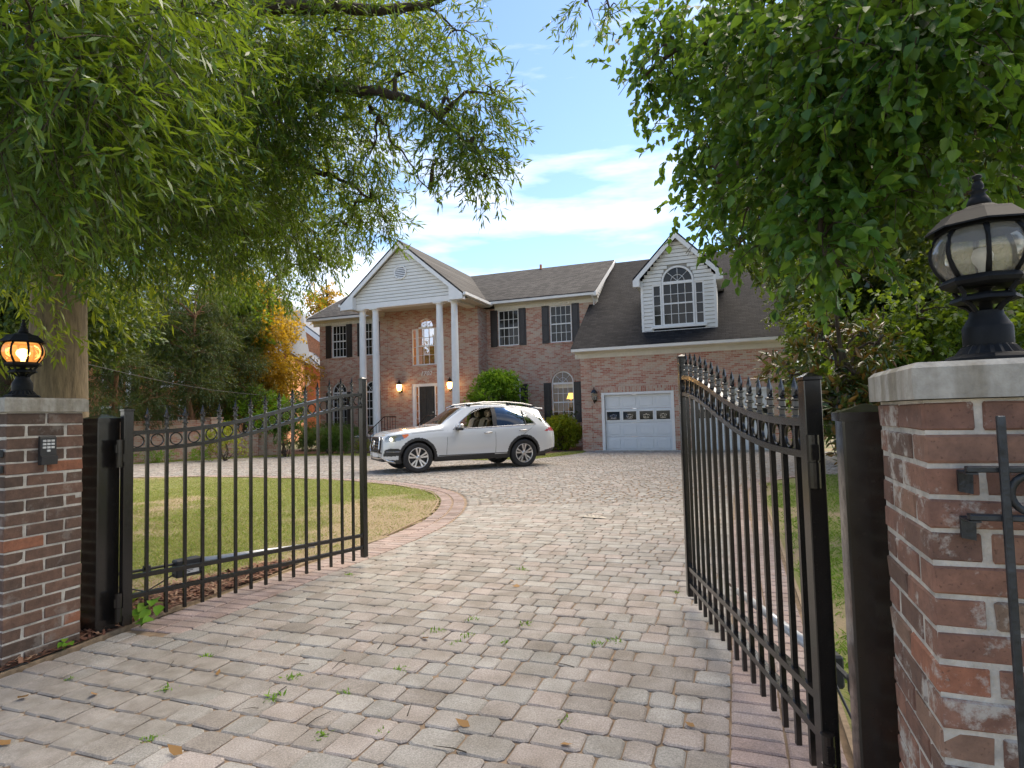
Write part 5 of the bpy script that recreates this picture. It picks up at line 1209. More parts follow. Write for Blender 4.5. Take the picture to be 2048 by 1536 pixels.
    # trims projected on the side
    def surf(sv, z, off=.004):
        i = int(np.argmin(abs(s-sv))); y = np.interp(z, V[i, :nl+ng, 2], V[i, :nl+ng, 1]); return (X(sv), y+off, z)
    def strip(name, pts, r, mat, n=5, off=.004, step=.05, closed=False):
        P = resample(pts, step) if len(pts) > 2 else np.array([np.array(pts[0])+(np.array(pts[1])-np.array(pts[0]))*t for t in np.linspace(0, 1, 14)])
        for sg in (1, -1):
            MB().tube([(a, b_*sg, c) for a, b_, c in [surf(p[0], p[1], off) for p in P]], r, n).obj(name, mat, car, smooth=True)
    strip('belt_trim', [(1.80, 1.075), (2.4, 1.098), (3.2, 1.128), (4.23, 1.158)], .011, M['chrome'])
    strip('window_trim', [(1.82, 1.085), (2.10, 1.335), (2.36, 1.54), (2.60, 1.63), (3.0, 1.668), (3.5, 1.648), (3.82, 1.585), (4.05, 1.46), (4.24, 1.165)], .009, M['chrome'])
    strip('quarter_bar', [(3.93, 1.15), (3.90, 1.54)], .016, M['plastic'])
    strip('door_seam', [(1.62, .42), (1.60, .8), (1.66, 1.05)], .004, M['plastic'], off=.0)
    strip('door_seam', [(3.00, .42), (3.01, .8), (2.99, 1.12)], .004, M['plastic'], off=.0)
    strip('door_seam', [(3.42, .55), (3.60, .84), (4.10, .97), (4.20, 1.15)], .004, M['plastic'], off=.0)
    strip('hood_seam', [(.70, .99), (1.1, 1.035), (1.55, 1.065)], .004, M['plastic'], off=.0)
    strip('sill_trim', [(1.40, .415), (2.4, .415), (3.38, .42)], .010, M['plastic'])
    strip('lower_vent_trim', [(.08, .555), (.40, .55)], .010, M['chrome'], off=.006)
    for sg in (1, -1):
        for sv, zz in ((2.78, .965), (3.82, 1.005)):
            p = surf(sv, zz); hd = MB().tube([(p[0]+.12, p[1]-.01, zz-.005), (p[0]+.09, p[1]+.025, zz), (p[0]-.09, p[1]+.025, zz+.008), (p[0]-.12, p[1]-.01, zz+.008)], [.010, .017, .017, .010], 8)
            hd.v = [(x, y*sg, z) for x, y, z in hd.v]; hd.obj('door_handle', M['chrome'], car, smooth=True)
        # roof rail
        rail = [(2.15, 1.66, .60), (2.35, 1.735, .61), (2.8, 1.79, .61), (3.5, 1.785, .60), (4.0, 1.745, .58), (4.3, 1.69, .56), (4.42, 1.64, .55)]
        MB().tube([(X(a), sg*c, b_) for a, b_, c in rail], .019, 8, flat=(1.0, .8)).obj('roof_rail', M['chrome'], car, smooth=True)
        for a, b_, c in (rail[1], (3.55, 1.76, .60), rail[5]): MB().box(X(a)-.06, X(a)+.06, sg*c-.015, sg*c+.015, b_-.06, b_).obj('rail_foot', M['plastic'], car)
        # mirror
        mr = empty('side_mirror', (X(1.93), sg*.965, 1.10), parent=car)
        b = MB().bbox(-.085, .085, -.11, .11, -.01, .13, .045); b.v = [(x-.05*(y/.11)*.4, y*sg, z) for x, y, z in b.v]; b.obj('mirror_cap', M['paint'], mr, (0, sg*.10, .0), smooth=True)
        MB().bbox(-.08, .08, -.10, .10, -.05, .015, .015).obj('mirror_base', M['plastic'], mr, (0, sg*.09, 0))
        MB().box(-.04, .04, -.11, .02, -.05, .0).obj('mirror_arm', M['plastic'], mr, (0, sg*.0, 0))
        # headlight projector
        MB().lathe([(.004, .0), (.035, .012), (.04, .03)], 12).obj('projector', M['headbulb'], car, (X(.20), sg*.845, .865)).rotation_euler = (0, R_(90), sg*R_(48))
    # grille with star
    gr = empty('grille', (X(0)+.008, 0, 0), parent=car)
    gp = [(-.47, .62), (-.40, .53), (.40, .53), (.47, .62), (.45, .84), (.38, .90), (-.38, .90), (-.45, .84)]
    def onx(pts, x0, x1): return MB().prism(pts, x0, x1, 'x')
    g1 = onx(gp, -.05, .03); g1.v = [(x-(z-.53)*.12, y, z) for x, y, z in g1.v]; g1.obj('grille_mesh', M['interior'], gr)
    b = MB().tube([(.035-(z-.53)*.12, y, z) for y, z in gp]+[(.035-(gp[0][1]-.53)*.12, *gp[0])], .016, 6); b.obj('grille_surround', M['chrome'], gr)
    for zz in (.64, .715, .79): MB().box(.03-(zz-.53)*.12, .048-(zz-.53)*.12, -.44, .44, zz-.014, zz+.014).obj('grille_bar', M['chrome'], gr)
    st = MB().torus((.062-.02, 0, .715), .105, .011, 'x', 28, 6)
    for k in range(3):
        a = math.pi/2+k*2*math.pi/3; st.add([(.042, .022*math.cos(a+math.pi/2), .715+.022*math.sin(a+math.pi/2)), (.042, .10*math.cos(a), .715+.10*math.sin(a)), (.042, -.022*math.cos(a+math.pi/2), .715-.022*math.sin(a+math.pi/2)), (.056, 0, .715)], [(0, 1, 3), (1, 2, 3), (0, 2, 1)])
    st.obj('star_emblem', M['chrome'], gr)
    MB().bbox(X(0)-.01, X(0)+.03, -.26, .26, .395, .51, .008).obj('plate', M['label'], car)
    MB().bbox(X(.12), X(-.005), -.62, .62, .50, .535, .01).obj('bumper_trim', M['plastic'], car)
    b = MB().tube([(X(.30), .84, .27), (X(.14), .76, .32), (X(.03), .60, .40), (X(.0), .3, .385), (X(.0), -.3, .385), (X(.03), -.60, .40), (X(.14), -.76, .32), (X(.30), -.84, .27)], .032, 8, flat=(.8, 1.2)); b.obj('bumper_chrome', M['chrome'], car, smooth=True)
    MB().bbox(X(.14), X(.01), -.60, .60, .30, .37, .01).obj('lower_intake', M['plastic'], car)
    sp_ = MB().bbox(X(4.66), X(4.38), -.58, .58, 1.60, 1.640, .012); sp_.v = [(x, y, z-.10*(X(4.38)-x)) for x, y, z in sp_.v]; sp_.obj('roof_spoiler', M['paint'], car)
    MB().bbox(X(5.0), X(4.7), -.04, .04, .36, .42, .01).obj('tow_hitch', M['plastic'], car)
    # wheels
    tprof = [(.255, -.10), (.31, -.118), (.355, -.118), (.376, -.10), (.382, -.06), (.382, .06), (.376, .10), (.355, .118), (.31, .118), (.255, .10)]
    for sx in (0.0, WB):
        for sg in (1, -1):
            w = empty('wheel', (sx, sg*(TR+.01), WR), parent=car)
            def yup(b):
                b.v = [(x, z*sg, y) for x, y, z in b.v]; return b
            yup(MB().lathe(tprof, 48, cap=False)).obj('tyre', M['tyre'], w, smooth=True)
            yup(MB().lathe([(.262, -.09), (.25, -.08), (.235, .02), (.245, .085), (.262, .10), (.258, .108), (.240, .095)], 48, cap=False)).obj('rim', M['alloy'], w, smooth=True)
            yup(MB().lathe([(.05, .0), (.22, .0), (.22, .02), (.05, .02)], 32)).obj('brake_disc', M['plastic'], w)
            b = MB()
            for k in range(5):
                for dd in (-.17, .17):
                    a = k*2*math.pi/5+.3+dd; c_, s_ = math.cos(a), math.sin(a); a2 = k*2*math.pi/5+.3+dd*1.25; c2, s2 = math.cos(a2), math.sin(a2)
                    hw = .017; px, py_ = -s_*hw, c_*hw
                    o = [(.05*c_+px*.8, .05*s_+py_*.8), (.05*c_-px*.8, .05*s_-py_*.8), (.252*c2-px*1.5, .252*s2-py_*1.5), (.252*c2+px*1.5, .252*s2+py_*1.5)]
                    zz = (.085, .085, .098, .098)
                    b.add([(o[q][0], o[q][1], zz[q]) for q in range(4)]+[(o[q][0], o[q][1], zz[q]-.04) for q in range(4)], [(0, 1, 2, 3), (0, 4, 5, 1), (1, 5, 6, 2), (2, 6, 7, 3), (3, 7, 4, 0)])
            yup(b).obj('spokes', M['alloy'], w)
            yup(MB().lathe([(.065, .05), (.062, .09), (.045, .098), (.001, .10)], 20)).obj('hub', M['alloy'], w, smooth=True)
            b = MB().lathe([(.034, .100), (.034, .104), (.030, .104)], 20, cap=False)
            for k in range(3):
                a = math.pi/2+k*2*math.pi/3; b.add([(.006*math.cos(a+1.57), .006*math.sin(a+1.57), .1035), (.03*math.cos(a), .03*math.sin(a), .1035), (-.006*math.cos(a+1.57), -.006*math.sin(a+1.57), .1035)], [(0, 1, 2)])
            yup(b).obj('hub_star', M['chrome'], w)
    return car
make_car(-7.60, 13.50, .8057)
# ------------------------------------------------------------------ vegetation
def unit(a): return a/np.maximum(np.linalg.norm(a, axis=-1, keepdims=True), 1e-9)
def leaf_obj(name, P, D, N, L, Wd, mat, parent, six=False):
    n = len(P); D = unit(D); Sd = unit(np.cross(D, N)); N = unit(np.cross(Sd, D)); L = L[:, None]; Wd = Wd[:, None]
    if six:
        V = np.empty((n, 6, 3)); V[:, 0] = P; V[:, 1] = P+D*L*.28+Sd*Wd*.5+N*Wd*.16; V[:, 2] = P+D*L*.62+Sd*Wd*.38+N*Wd*.10
        V[:, 3] = P+D*L-N*L*.08; V[:, 4] = P+D*L*.62-Sd*Wd*.38+N*Wd*.10; V[:, 5] = P+D*L*.28-Sd*Wd*.5+N*Wd*.16
        b = np.arange(n)[:, None]*6; Q = np.concatenate([b+np.array([[0, 1, 2, 3]]), b+np.array([[0, 3, 4, 5]])])
    else:
        V = np.empty((n, 4, 3)); V[:, 0] = P; V[:, 1] = P+D*L*.45+Sd*Wd*.5+N*Wd*.2; V[:, 2] = P+D*L; V[:, 3] = P+D*L*.45-Sd*Wd*.5+N*Wd*.2
        Q = np.arange(n*4).reshape(n, 4)
    return link(bpy.data.objects.new(name, np_mesh(name, V.reshape(-1, 3), Q, mat)), parent)
def twig_leaves(C, D, nl, tl, ll, lw, spread=.7, droop=.35):
    m = len(C); D = unit(D); t = (np.arange(nl)+.5)/nl
    P = C[:, None]+D[:, None]*(t[None, :, None]*tl); P[:, :, 2] -= droop*tl*t[None]**2*.6
    P += rng.normal(0, tl*.03, P.shape)
    R1 = rng.normal(0, 1, (m, nl, 3)); LD = unit(D[:, None]*.8+unit(R1)*spread); LD[:, :, 2] -= droop; LD = unit(LD)
    N = unit(rng.normal(0, .55, (m, nl, 3))+np.array([0, 0, 1.0])); n = m*nl
    return P.reshape(n, 3), LD.reshape(n, 3), N.reshape(n, 3), ll*rng.uniform(.65, 1.2, n), lw*rng.uniform(.7, 1.15, n)
def ball(c, r, n, pw=.45):
    v = unit(rng.normal(0, 1, (n, 3))); k = rng.random(n)[:, None]**pw; r = np.array(r if hasattr(r, '__len__') else (r, r, r*.85))
    return np.array(c)+v*k*r, v
def curve3(a, b, sag=0., n=8, wob=.05):
    a, b = Vector(a), Vector(b); out = []
    for i in range(n+1):
        t = i/n; p = a.lerp(b, t); p.z += sag*math.sin(math.pi*t); L = (b-a).length
        if 0 < i < n: p += Vector((random.uniform(-1, 1), random.uniform(-1, 1), random.uniform(-1, 1)))*wob*L
        out.append(p)
    return out
def taper(r0, r1, n): return [r0+(r1-r0)*i/n for i in range(n+1)]
def crown_from_blobs(blobs, per, tl, nl, ll, lw, mat, parent, spread=.75, droop=.4, down=.35, six=False, twig_mat=None, name='crown'):
    Cs, Ds = [], []
    for c, r, dens in blobs:
        rr_ = r if not hasattr(r, '__len__') else sum(r)/3
        n = max(4, int(per*dens*rr_**2)); p, v = ball(c, r, n); Cs.append(p); Ds.append(v*.7+rng.normal(0, .5, (n, 3))+np.array([0, 0, -down]))
    C = np.concatenate(Cs); D = np.concatenate(Ds)
    o = leaf_obj(name, *twig_leaves(C, D, nl, tl, ll, lw, spread, droop), mat, parent, six)
    if twig_mat:
        Du = unit(D); A = C; B = C+Du*tl*.5; B[:, 2] -= droop*tl*.15; E = C+Du*tl; E[:, 2] -= droop*tl*.6; sd_ = unit(np.cross(Du, rng.normal(0, 1, Du.shape)))*.0022
        V = np.stack([A-sd_, A+sd_, B+sd_, B-sd_, B+sd_, B-sd_, E+sd_*.4, E-sd_*.4], 1); m = len(C); b = np.arange(m)[:, None]*8
        link(bpy.data.objects.new('twigs', np_mesh('twigs', V.reshape(-1, 3), np.concatenate([b+np.array([[0, 1, 2, 3]]), b+np.array([[5, 4, 6, 7]])]), twig_mat)), parent)
    return o

def rebase(t, base):
    t.location = base
    for c in t.children: c.location = Vector(c.location)-Vector(base)
# --- big willow oak on the left
oak = thing('oak_tree', 'big narrow-leaved oak arching over the gate from behind the keypad pillar', 'tree', (0, 0, 0))
TB = Vector((-8.25, 5.25, gz(5)))
tp = [TB+Vector(q) for q in ((0, 0, -.1), (.02, 0, .4), (.0, .02, 1.6), (-.05, .05, 3.2), (-.1, .1, 4.8), (-.15, .2, 6.5), (-.2, .3, 9))]
MB().tube(tp, [.47, .38, .33, .30, .27, .2, .1], 20).obj('trunk', M['bark'], oak, smooth=True)
NB = [(at(60, 60, 2.9), .62, 1.1), (at(60, 260, 3.1), .55, 1.1), (at(230, 40, 3.3), .62, 1.1), (at(200, 200, 3.5), .60, 1.1), (at(110, 350, 3.9), .58, 1.0), (at(300, 300, 4.2), .70, 1.0), (at(390, 110, 4.3), .72, 1.0),
      (at(230, 420, 5.0), .70, .9), (at(420, 300, 4.9), .75, .9), (at(390, 440, 5.8), .75, .85), (at(540, 60, 4.8), .62, .85), (at(545, 210, 4.9), .65, .95), (at(520, 390, 5.6), .72, .9), (at(40, 440, 5.0), .55, .8),
      (at(660, 60, 4.8), .50, .55), (at(660, 170, 4.8), .50, .8), (at(640, 310, 5.2), .52, .8), (at(600, 450, 6.2), .60, .8), (at(480, 510, 7.0), .62, .7),
      (at(790, 40, 4.6), .42, .55), (at(800, 150, 4.6), .42, .7), (at(910, 60, 4.5), .32, .6), (at(900, 210, 4.4), .42, 1.15), (at(955, 300, 4.35), .30, 1.5), (at(985, 190, 4.4), .18, .9), (at(970, 360, 4.35), .14, 1.2),
      (at(750, 290, 4.9), .34, .7), (at(740, 400, 5.2), .33, 1.0), (at(770, 445, 5.2), .16, 1.0), (at(690, 450, 5.6), .28, .8), (at(640, 520, 6.4), .25, .8), (at(560, 560, 7.2), .40, .6), (at(870, 330, 4.6), .16, .5), (at(1170, 5, 4.2), .14, .8), (at(1220, 20, 4.2), .10, .9)]
FB = [(at(90, 120, 8.5), 1.9, .8), (at(330, 60, 9), 2.0, .7), (at(330, 330, 9.5), 1.8, .7), (at(560, 220, 10), 1.5, .55), (at(120, 330, 9.6), 1.5, .8), (at(430, 420, 10.5), 1.3, .6), (at(620, 0, 9.5), 1.6, .5), (at(740, 60, 9.5), 1.1, .4), (at(200, -100, 8), 2.2, .7), (at(-150, 300, 8), 2.4, .7), (at(560, 420, 10.5), 1.2, .6)]
NB = [(c, r*.84, d) for c, r, d in NB]
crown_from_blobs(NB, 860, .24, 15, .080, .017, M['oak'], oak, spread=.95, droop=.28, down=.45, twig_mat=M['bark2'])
crown_from_blobs(FB, 180, .45, 16, .14, .030, M['oak_backtint'], oak, spread=.8, droop=.4, down=.4)
hub = TB+Vector((-.1, .1, 4.9))
limbs = [[hub, at(330, 230, 7), at(560, 200, 5.3), at(660, 175, 4.9), at(790, 190, 4.6), at(880, 235, 4.45), at(940, 300, 4.35)],
         [hub-Vector((0, 0, .7)), at(300, 260, 7.2), at(440, 240, 5.6), at(530, 290, 5.4), at(600, 330, 5.3), at(660, 350, 5.25), at(745, 400, 5.2)],
         [hub+Vector((0, 0, .6)), at(230, 60, 6.5), at(400, 10, 5), at(620, 20, 4.7), at(800, 20, 4.6), at(1000, -40, 4.4), at(1180, -10, 4.25)],
         [hub, at(130, 200, 5.5), at(180, 160, 4), at(120, 200, 3.2), at(60, 150, 2.9)], [hub-Vector((0, 0, .3)), at(280, 430, 7.5), at(400, 460, 6.2), at(560, 460, 6.2), at(640, 520, 6.3)],
         [at(740, 215, 4.7), at(760, 240, 4.7), at(800, 300, 4.75), at(860, 380, 4.75)]]
for k, lb in enumerate(limbs):
    P = [Vector(q) for q in lb]; n = len(P); fine = []
    for i in range(n-1):
        for t in range(4): fine.append(P[i].lerp(P[i+1], t/4)+Vector((random.uniform(-.03, .03), random.uniform(-.03, .03), random.uniform(-.03, .03))))
    fine.append(P[-1]); r0_, r1_ = ((.13, .012) if k < 5 else (.014, .005)); m_ = len(fine)
    MB().tube(fine, [r0_*(1-i/(m_-1))**1.6+r1_ for i in range(m_)], 8).obj('limb', M['bark2'], oak, smooth=True)
allp = [Vector(q) for lb in limbs for q in lb]
br = MB()
for c, r, d_ in NB+FB:
    q = min(allp, key=lambda p: (p-c).length); br.tube(curve3(q, c, .1, 6, .04), taper(.022, .006, 6), 5)
    for _ in range(5 if r < 1 else 7):
        e = c+Vector((random.uniform(-1, 1), random.uniform(-1, 1), random.uniform(-.8, .6)))*r*.9; br.tube(curve3(c, e, .05, 4, .06), taper(.007, .0025, 4), 4)
tag(br.obj('branches', M['bark2'], oak), kind='stuff')
rebase(oak, TB)

# --- birch overhanging from the right
bi_ = thing('birch_tree', 'broad-leaved birch overhanging the mortar-smeared pillar', 'tree', (0, 0, 0))
BT = Vector((4.2, 4.6, gz(4.6)))
MB().tube([BT+Vector(q) for q in ((0, 0, -.1), (0, 0, .6), (-.05, -.05, 2.5), (-.1, -.15, 4.5), (-.15, -.1, 7)) ], [.26, .2, .17, .13, .06], 14).obj('trunk', M['bark'], bi_, smooth=True)
BB = [(at(1320, 60, 4.1), .26, .9), (at(1345, 165, 4.0), .30, 1.1), (at(1290, 160, 4.0), .14, .9), (at(1430, 40, 3.8), .36, 1.1), (at(1450, 170, 3.7), .36, 1.1), (at(1420, 280, 4.0), .26, 1.1), (at(1410, 360, 4.2), .22, 1.2), (at(1430, 440, 4.4), .20, 1.0),
      (at(1540, 90, 3.3), .42, 1.1), (at(1560, 240, 3.2), .38, 1.2), (at(1530, 360, 3.3), .28, 1.2), (at(1500, 440, 3.5), .22, 1.0), (at(1480, 510, 3.6), .13, .9), (at(1640, 330, 2.9), .32, 1.1), (at(1650, 440, 2.8), .26, 1.1), (at(1650, 540, 2.7), .13, .8), (at(1720, 470, 2.8), .2, .9), (at(1590, 470, 3.0), .2, .9),
      (at(1680, 80, 2.9), .42, 1.1), (at(1700, 220, 2.8), .36, 1.2), (at(1800, 150, 2.7), .42, 1.0), (at(1820, 330, 3.0), .36, .9), (at(1930, 120, 3.0), .42, .9), (at(1780, 420, 3.0), .2, .8), (at(1930, 300, 3.4), .4, .8), (at(2040, 200, 3.4), .5, .9), (at(1600, 10, 3.3), .4, 1.0), (at(1800, 0, 2.8), .4, 1.0), (at(1980, 0, 3.0), .5, 1.0)]
BB = [(c+Vector((0, 0, .06)), r*.72, d) for c, r, d in BB]+[(at(1310, 110, 4.0), .38, .16), (at(1400, 270, 4.1), .42, .16), (at(1440, 420, 4.2), .34, .2), (at(1560, 470, 3.3), .26, .25), (at(1660, 510, 2.9), .18, .3)]
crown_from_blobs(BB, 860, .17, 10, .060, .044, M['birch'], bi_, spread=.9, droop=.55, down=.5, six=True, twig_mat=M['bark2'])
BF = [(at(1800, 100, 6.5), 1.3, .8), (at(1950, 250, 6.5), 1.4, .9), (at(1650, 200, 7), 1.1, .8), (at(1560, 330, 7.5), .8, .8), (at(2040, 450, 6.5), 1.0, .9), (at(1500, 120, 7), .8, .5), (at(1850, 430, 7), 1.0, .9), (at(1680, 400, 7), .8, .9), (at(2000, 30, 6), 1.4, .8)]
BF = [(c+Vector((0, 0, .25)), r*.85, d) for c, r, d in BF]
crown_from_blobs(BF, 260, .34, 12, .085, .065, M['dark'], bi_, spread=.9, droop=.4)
bh = BT+Vector((-.1, -.1, 3.4)); br = MB()
bl = [[bh, at(1950, 60, 4.2), at(1700, 20, 3.6), at(1500, 60, 3.7), at(1350, 100, 4.0), at(1280, 160, 4.0)], [bh, at(1980, 250, 4.3), at(1750, 250, 3.4), at(1560, 280, 3.3), at(1440, 350, 4.0), at(1420, 450, 4.3)], [bh-Vector((0, 0, .4)), at(1900, 380, 4.0), at(1720, 400, 3.1), at(1640, 480, 2.8)]]
for lb in bl: MB().tube([Vector(q) for q in lb], taper(.07, .006, len(lb)-1), 7).obj('limb', M['bark2'], bi_, smooth=True)
bp_ = [Vector(q) for lb in bl for q in lb[1:]]
for c, r, d_ in BB+BF:
    q = min(bp_, key=lambda p: (p-c).length); br.tube(curve3(q, c, .05, 5, .04), taper(.012, .004, 5), 5)
    for _ in range(4): br.tube(curve3(c, c+Vector((random.uniform(-1, 1), random.uniform(-1, 1), random.uniform(-1, .4)))*r*.9, .02, 3, .05), taper(.004, .002, 3), 4)
tag(br.obj('branches', M['bark2'], bi_), kind='stuff')
rebase(bi_, BT)

# --- trees in the middle distance and beyond
def tree(name, label, base, height, blobs, mat, ll, lw, per, nl=12, tl=.5, bark='bark2', tr=.12, droop=.3, six=False, lean=(0, 0), group=None, spread=.9, trunk_to=None):
    base = Vector(base); t = thing(name, label, 'tree', (0, 0, 0), group=group)
    top = base+Vector((lean[0], lean[1], height)); tk = curve3(base-Vector((0, 0, .1)), top, 0, 8, .012); MB().tube(tk, taper(tr, tr*.25, 8), 10).obj('trunk', M[bark], t, smooth=True)
    b = MB()
    for c, r, d_ in blobs:
        q = min(tk[2:], key=lambda p: (p-Vector(c)).length+abs(p.z-c[2]+.6)); b.tube(curve3(q, c, .15, 6, .04), taper(tr*.35, .012, 6), 5)
        for _ in range(4):
            rr_ = r if not hasattr(r, '__len__') else r[0]; b.tube(curve3(c, Vector(c)+Vector((random.uniform(-1, 1), random.uniform(-1, 1), random.uniform(-.6, .8)))*rr_*.85, .05, 4, .06), taper(.014, .004, 4), 4)
    if b.v: tag(b.obj('branches', M[bark], t), kind='stuff')
    crown_from_blobs(blobs, per, tl, nl, ll, lw, mat, t, spread=spread, droop=droop, six=six); rebase(t, base); return t
def around(px, py, D, r, n, sx=1., sz=1., seed=0, dens=1.):
    rr_ = random.Random(seed); c = at(px, py, D); out = []
    for k in range(n):
        v = Vector((rr_.gauss(0, 1), rr_.gauss(0, 1), rr_.gauss(0, 1))).normalized()*rr_.random()**.4
        out.append((c+Vector((v.x*r*sx, v.y*r*sx, v.z*r*sz)), r*rr_.uniform(.34, .5), dens))
    return out
def gp(px, py, D): p = at(px, py, D); return (p.x, p.y, gz(p.y))
# cedars behind the garden wall
for k, (px, D, top, lab) in enumerate(((375-0, 28, 575, 'reddish-trunked cedar with bare lower limbs standing clear of the oak trunk'), (225, 26.5, 545, 'leaning cedar with a forked trunk directly beside the oak trunk'), (310, 32, 530, 'tall cedar between the oak and the golden tree'), (440, 30, 640, 'low feathery cedar before the golden tree'), (30, 25, 560, 'dark cedar behind the lit lantern'))):
    bs = []
    c = gp(px, 850, D); hh = at(px, top, D).z
    for j in range(26):
        z = 1.6+(hh-1.6)*(j+.5)/26; wdt = 2.5*(1-.5*j/26); a = random.random()*6.28; rr2 = wdt*random.uniform(.25, .8)
        bs.append((Vector((c[0]+rr2*math.cos(a), c[1]+rr2*math.sin(a), z)), (.78, .78, .40), random.uniform(.6, 1.2)))
    tree('cedar_tree', lab, c, hh*.95, bs, M['cedar'], .11, .022, 330, nl=16, tl=.45, bark='barkr', tr=.13, droop=.12, lean=(random.uniform(-.6, .6), random.uniform(-.5, .5)), spread=.6)
# golden tree, its backlight put into the leaf colour
tree('golden_tree', 'deciduous tree with backlit gold painted into its leaves before the neighbouring brick house', gp(490, 850, 33), 8.2, around(490, 690, 33, 2.7, 22, 1.0, 1.35, 2)+around(430, 750, 33, 1.6, 8, 1, 1, 3)+around(545, 640, 33, 1.0, 6, 1, 1.1, 4)+around(510, 580, 33, 1.5, 6, 1, 1, 6, .6), M['gold'], .15, .10, 120, tl=.5, tr=.16, nl=10)
tree('broadleaf_tree', 'small tree with yellow leaves showing over the end of the roof by the portico', gp(655, 850, 44), 11.5, around(650, 600, 44, 1.6, 8, 1.2, .7, 7, .8), M['gold'], .22, .15, 60, tl=.7, tr=.2)
tree('broadleaf_tree', 'leafy dark green tree behind the lit lantern and oak trunk', gp(10, 850, 24), 8, around(20, 640, 24, 3.2, 14, 1, .9, 8), M['dark'], .17, .11, 100, tr=.2)
tree('broadleaf_tree', 'green tree rising between the cedars and the white neighbouring house', gp(270, 850, 33), 9, around(330, 640, 33, 3.6, 16, 1.3, .8, 9, .9)+around(480, 620, 33, 2.5, 8, 1, .8, 19, .8), M['maple'], .22, .14, 60, tr=.22)
# right side
tree('maple_tree', 'bright green fine-leaved maple beside the garage corner', gp(1690, 850, 13), 5.2, around(1705, 620, 13, 1.0, 12, 1, .8, 10)+around(1760, 550, 13.2, 1.2, 10, 1, .8, 11)+around(1620, 540, 13, .45, 5, 1, .7, 12, .7)+around(1740, 690, 12.5, .9, 8, 1, .7, 13), M['maple'], .085, .055, 230, tl=.32, tr=.10)
tree('maple_tree', 'fresh green maple standing behind the unlit lantern', gp(1900, 850, 10), 4.0, around(1850, 660, 9.5, 1.1, 12, 1.2, .7, 14)+around(1980, 700, 9, .9, 8, 1, .8, 15)+around(1800, 760, 9, .8, 7, 1, .6, 16), M['maple'], .085, .06, 260, tl=.3, tr=.09)
tree('magnolia_tree', 'bronze-backed magnolia behind the gate post of the mortar-smeared pillar', gp(1690, 900, 7.2), 2.6, around(1700, 790, 7.2, .62, 14, 1.1, 1.0, 17)+around(1720, 700, 7.4, .45, 6, 1, 1, 18)+around(1640, 800, 7.6, .3, 4, 1, 1, 28), M['magnolia'], .12, .045, 330, tl=.16, nl=9, tr=.05, droop=-.1, six=True, spread=1.3)
for k, (px, py, D, r, nn, lab) in enumerate(((1830, 450, 17, 3.2, 18, 'large dark green tree filling the gap above the maples'), (1980, 480, 14, 2.8, 16, 'large dark green tree behind the unlit lantern finial'), (1700, 440, 21, 2.6, 14, 'tall dark green tree behind the bright maple'), (2080, 600, 13, 2.8, 16, 'dense dark tree reaching past the mortar-smeared pillar'), (1800, 250, 20, 3.5, 14, 'tall dark treetop behind the birch branches'))):
    tree('shade_tree', lab, gp(px, 850, D), at(px, py, D).z, around(px, py, D, r, nn, 1.1, 1.2, 40+k), M['dark'], .15, .10, 150, tr=.2)
tree('cypress_tree', 'pale feathery cypress beyond the garage corner', gp(1615, 850, 32), 8.5, [(at(1612, 860-q*28, 32), (.95-.05*q, .95-.05*q, .8), 1.0) for q in range(9)], M['feather'], .14, .03, 330, nl=14, tl=.5, tr=.12, droop=.7, spread=.5)
tree('broadleaf_tree', 'green tree lower down behind the magnolia and maple', gp(1700, 860, 18), 4.5, around(1690, 770, 18, 1.2, 12, 1.1, .9, 61)+around(1800, 760, 16, 1.6, 12, 1.4, .9, 62)+around(1930, 760, 15, 1.5, 10, 1.3, .9, 63), M['maple'], .13, .09, 170, tr=.12)

# --- shrubs
def shrub(name, label, base, blobs, mat, ll, lw, per, nl=9, tl=.16, cat='shrub', six=False, stems=6, group=None):
    t = thing(name, label, cat, tuple(base), group=group); base = Vector(base); b = MB()
    for c, r, d_ in blobs[:stems*2]: b.tube(curve3((random.uniform(-.1, .1), random.uniform(-.1, .1), -.05), Vector(c)-base, 0, 5, .05), taper(.016, .005, 5), 4)
    if b.v: b.obj('stems', M['bark2'], t)
    crown_from_blobs([(Vector(c)-base, r, d_) for c, r, d_ in blobs], per, tl, nl, ll, lw, mat, t, droop=.15, down=-.15, six=six, name='foliage'); return t
def fill(x0, x1, y0, y1, z0, z1, n, r, seed=0, dens=1.): 
    q = random.Random(seed); return [(Vector((q.uniform(x0, x1), q.uniform(y0, y1), q.uniform(z0, z1))), r, dens) for _ in range(n)]
def dome(x, y, rx, ry, z0, h, n, r, seed=0, dens=1.):
    q = random.Random(seed); out = []
    for _ in range(n):
        a = q.random()*6.28; e = q.random()**.6*1.45; out.append((Vector((x+rx*math.cos(a)*math.cos(e), y+ry*math.sin(a)*math.cos(e), z0+h*math.sin(e))), r*q.uniform(.8, 1.2), dens))
    return out
shrub('round_bush', 'big fresh green rounded bush in front of the brick wall behind the car', (-9.75, 24.6, gz(24)), dome(-9.75, 24.6, 1.45, .85, .75, 2.2, 42, .42, 1)+fill(-10.6, -8.9, 24.2, 25, .4, 2.2, 12, .5, 2), M['bush'], .10, .06, 260, tl=.22)
shrub('yellow_shrub', 'dense yellow-green shrub between the car and the garage', (-6.75, 24.0, gz(24)), dome(-6.72, 24.0, .70, .6, .28, .75, 44, .26, 3)+fill(-7.3, -6.1, 23.7, 24.3, .0, .7, 16, .28, 4), M['shrub'], .07, .05, 520, tl=.12)
shrub('rose_bush', 'thin leafy plant climbing before the lamp-lit window', (-7.0, 25.6, gz(25)), fill(-7.7, -6.6, 25.4, 25.9, .8, 1.35, 10, .2, 5, .7), M['dark'], .07, .05, 300, tl=.14)
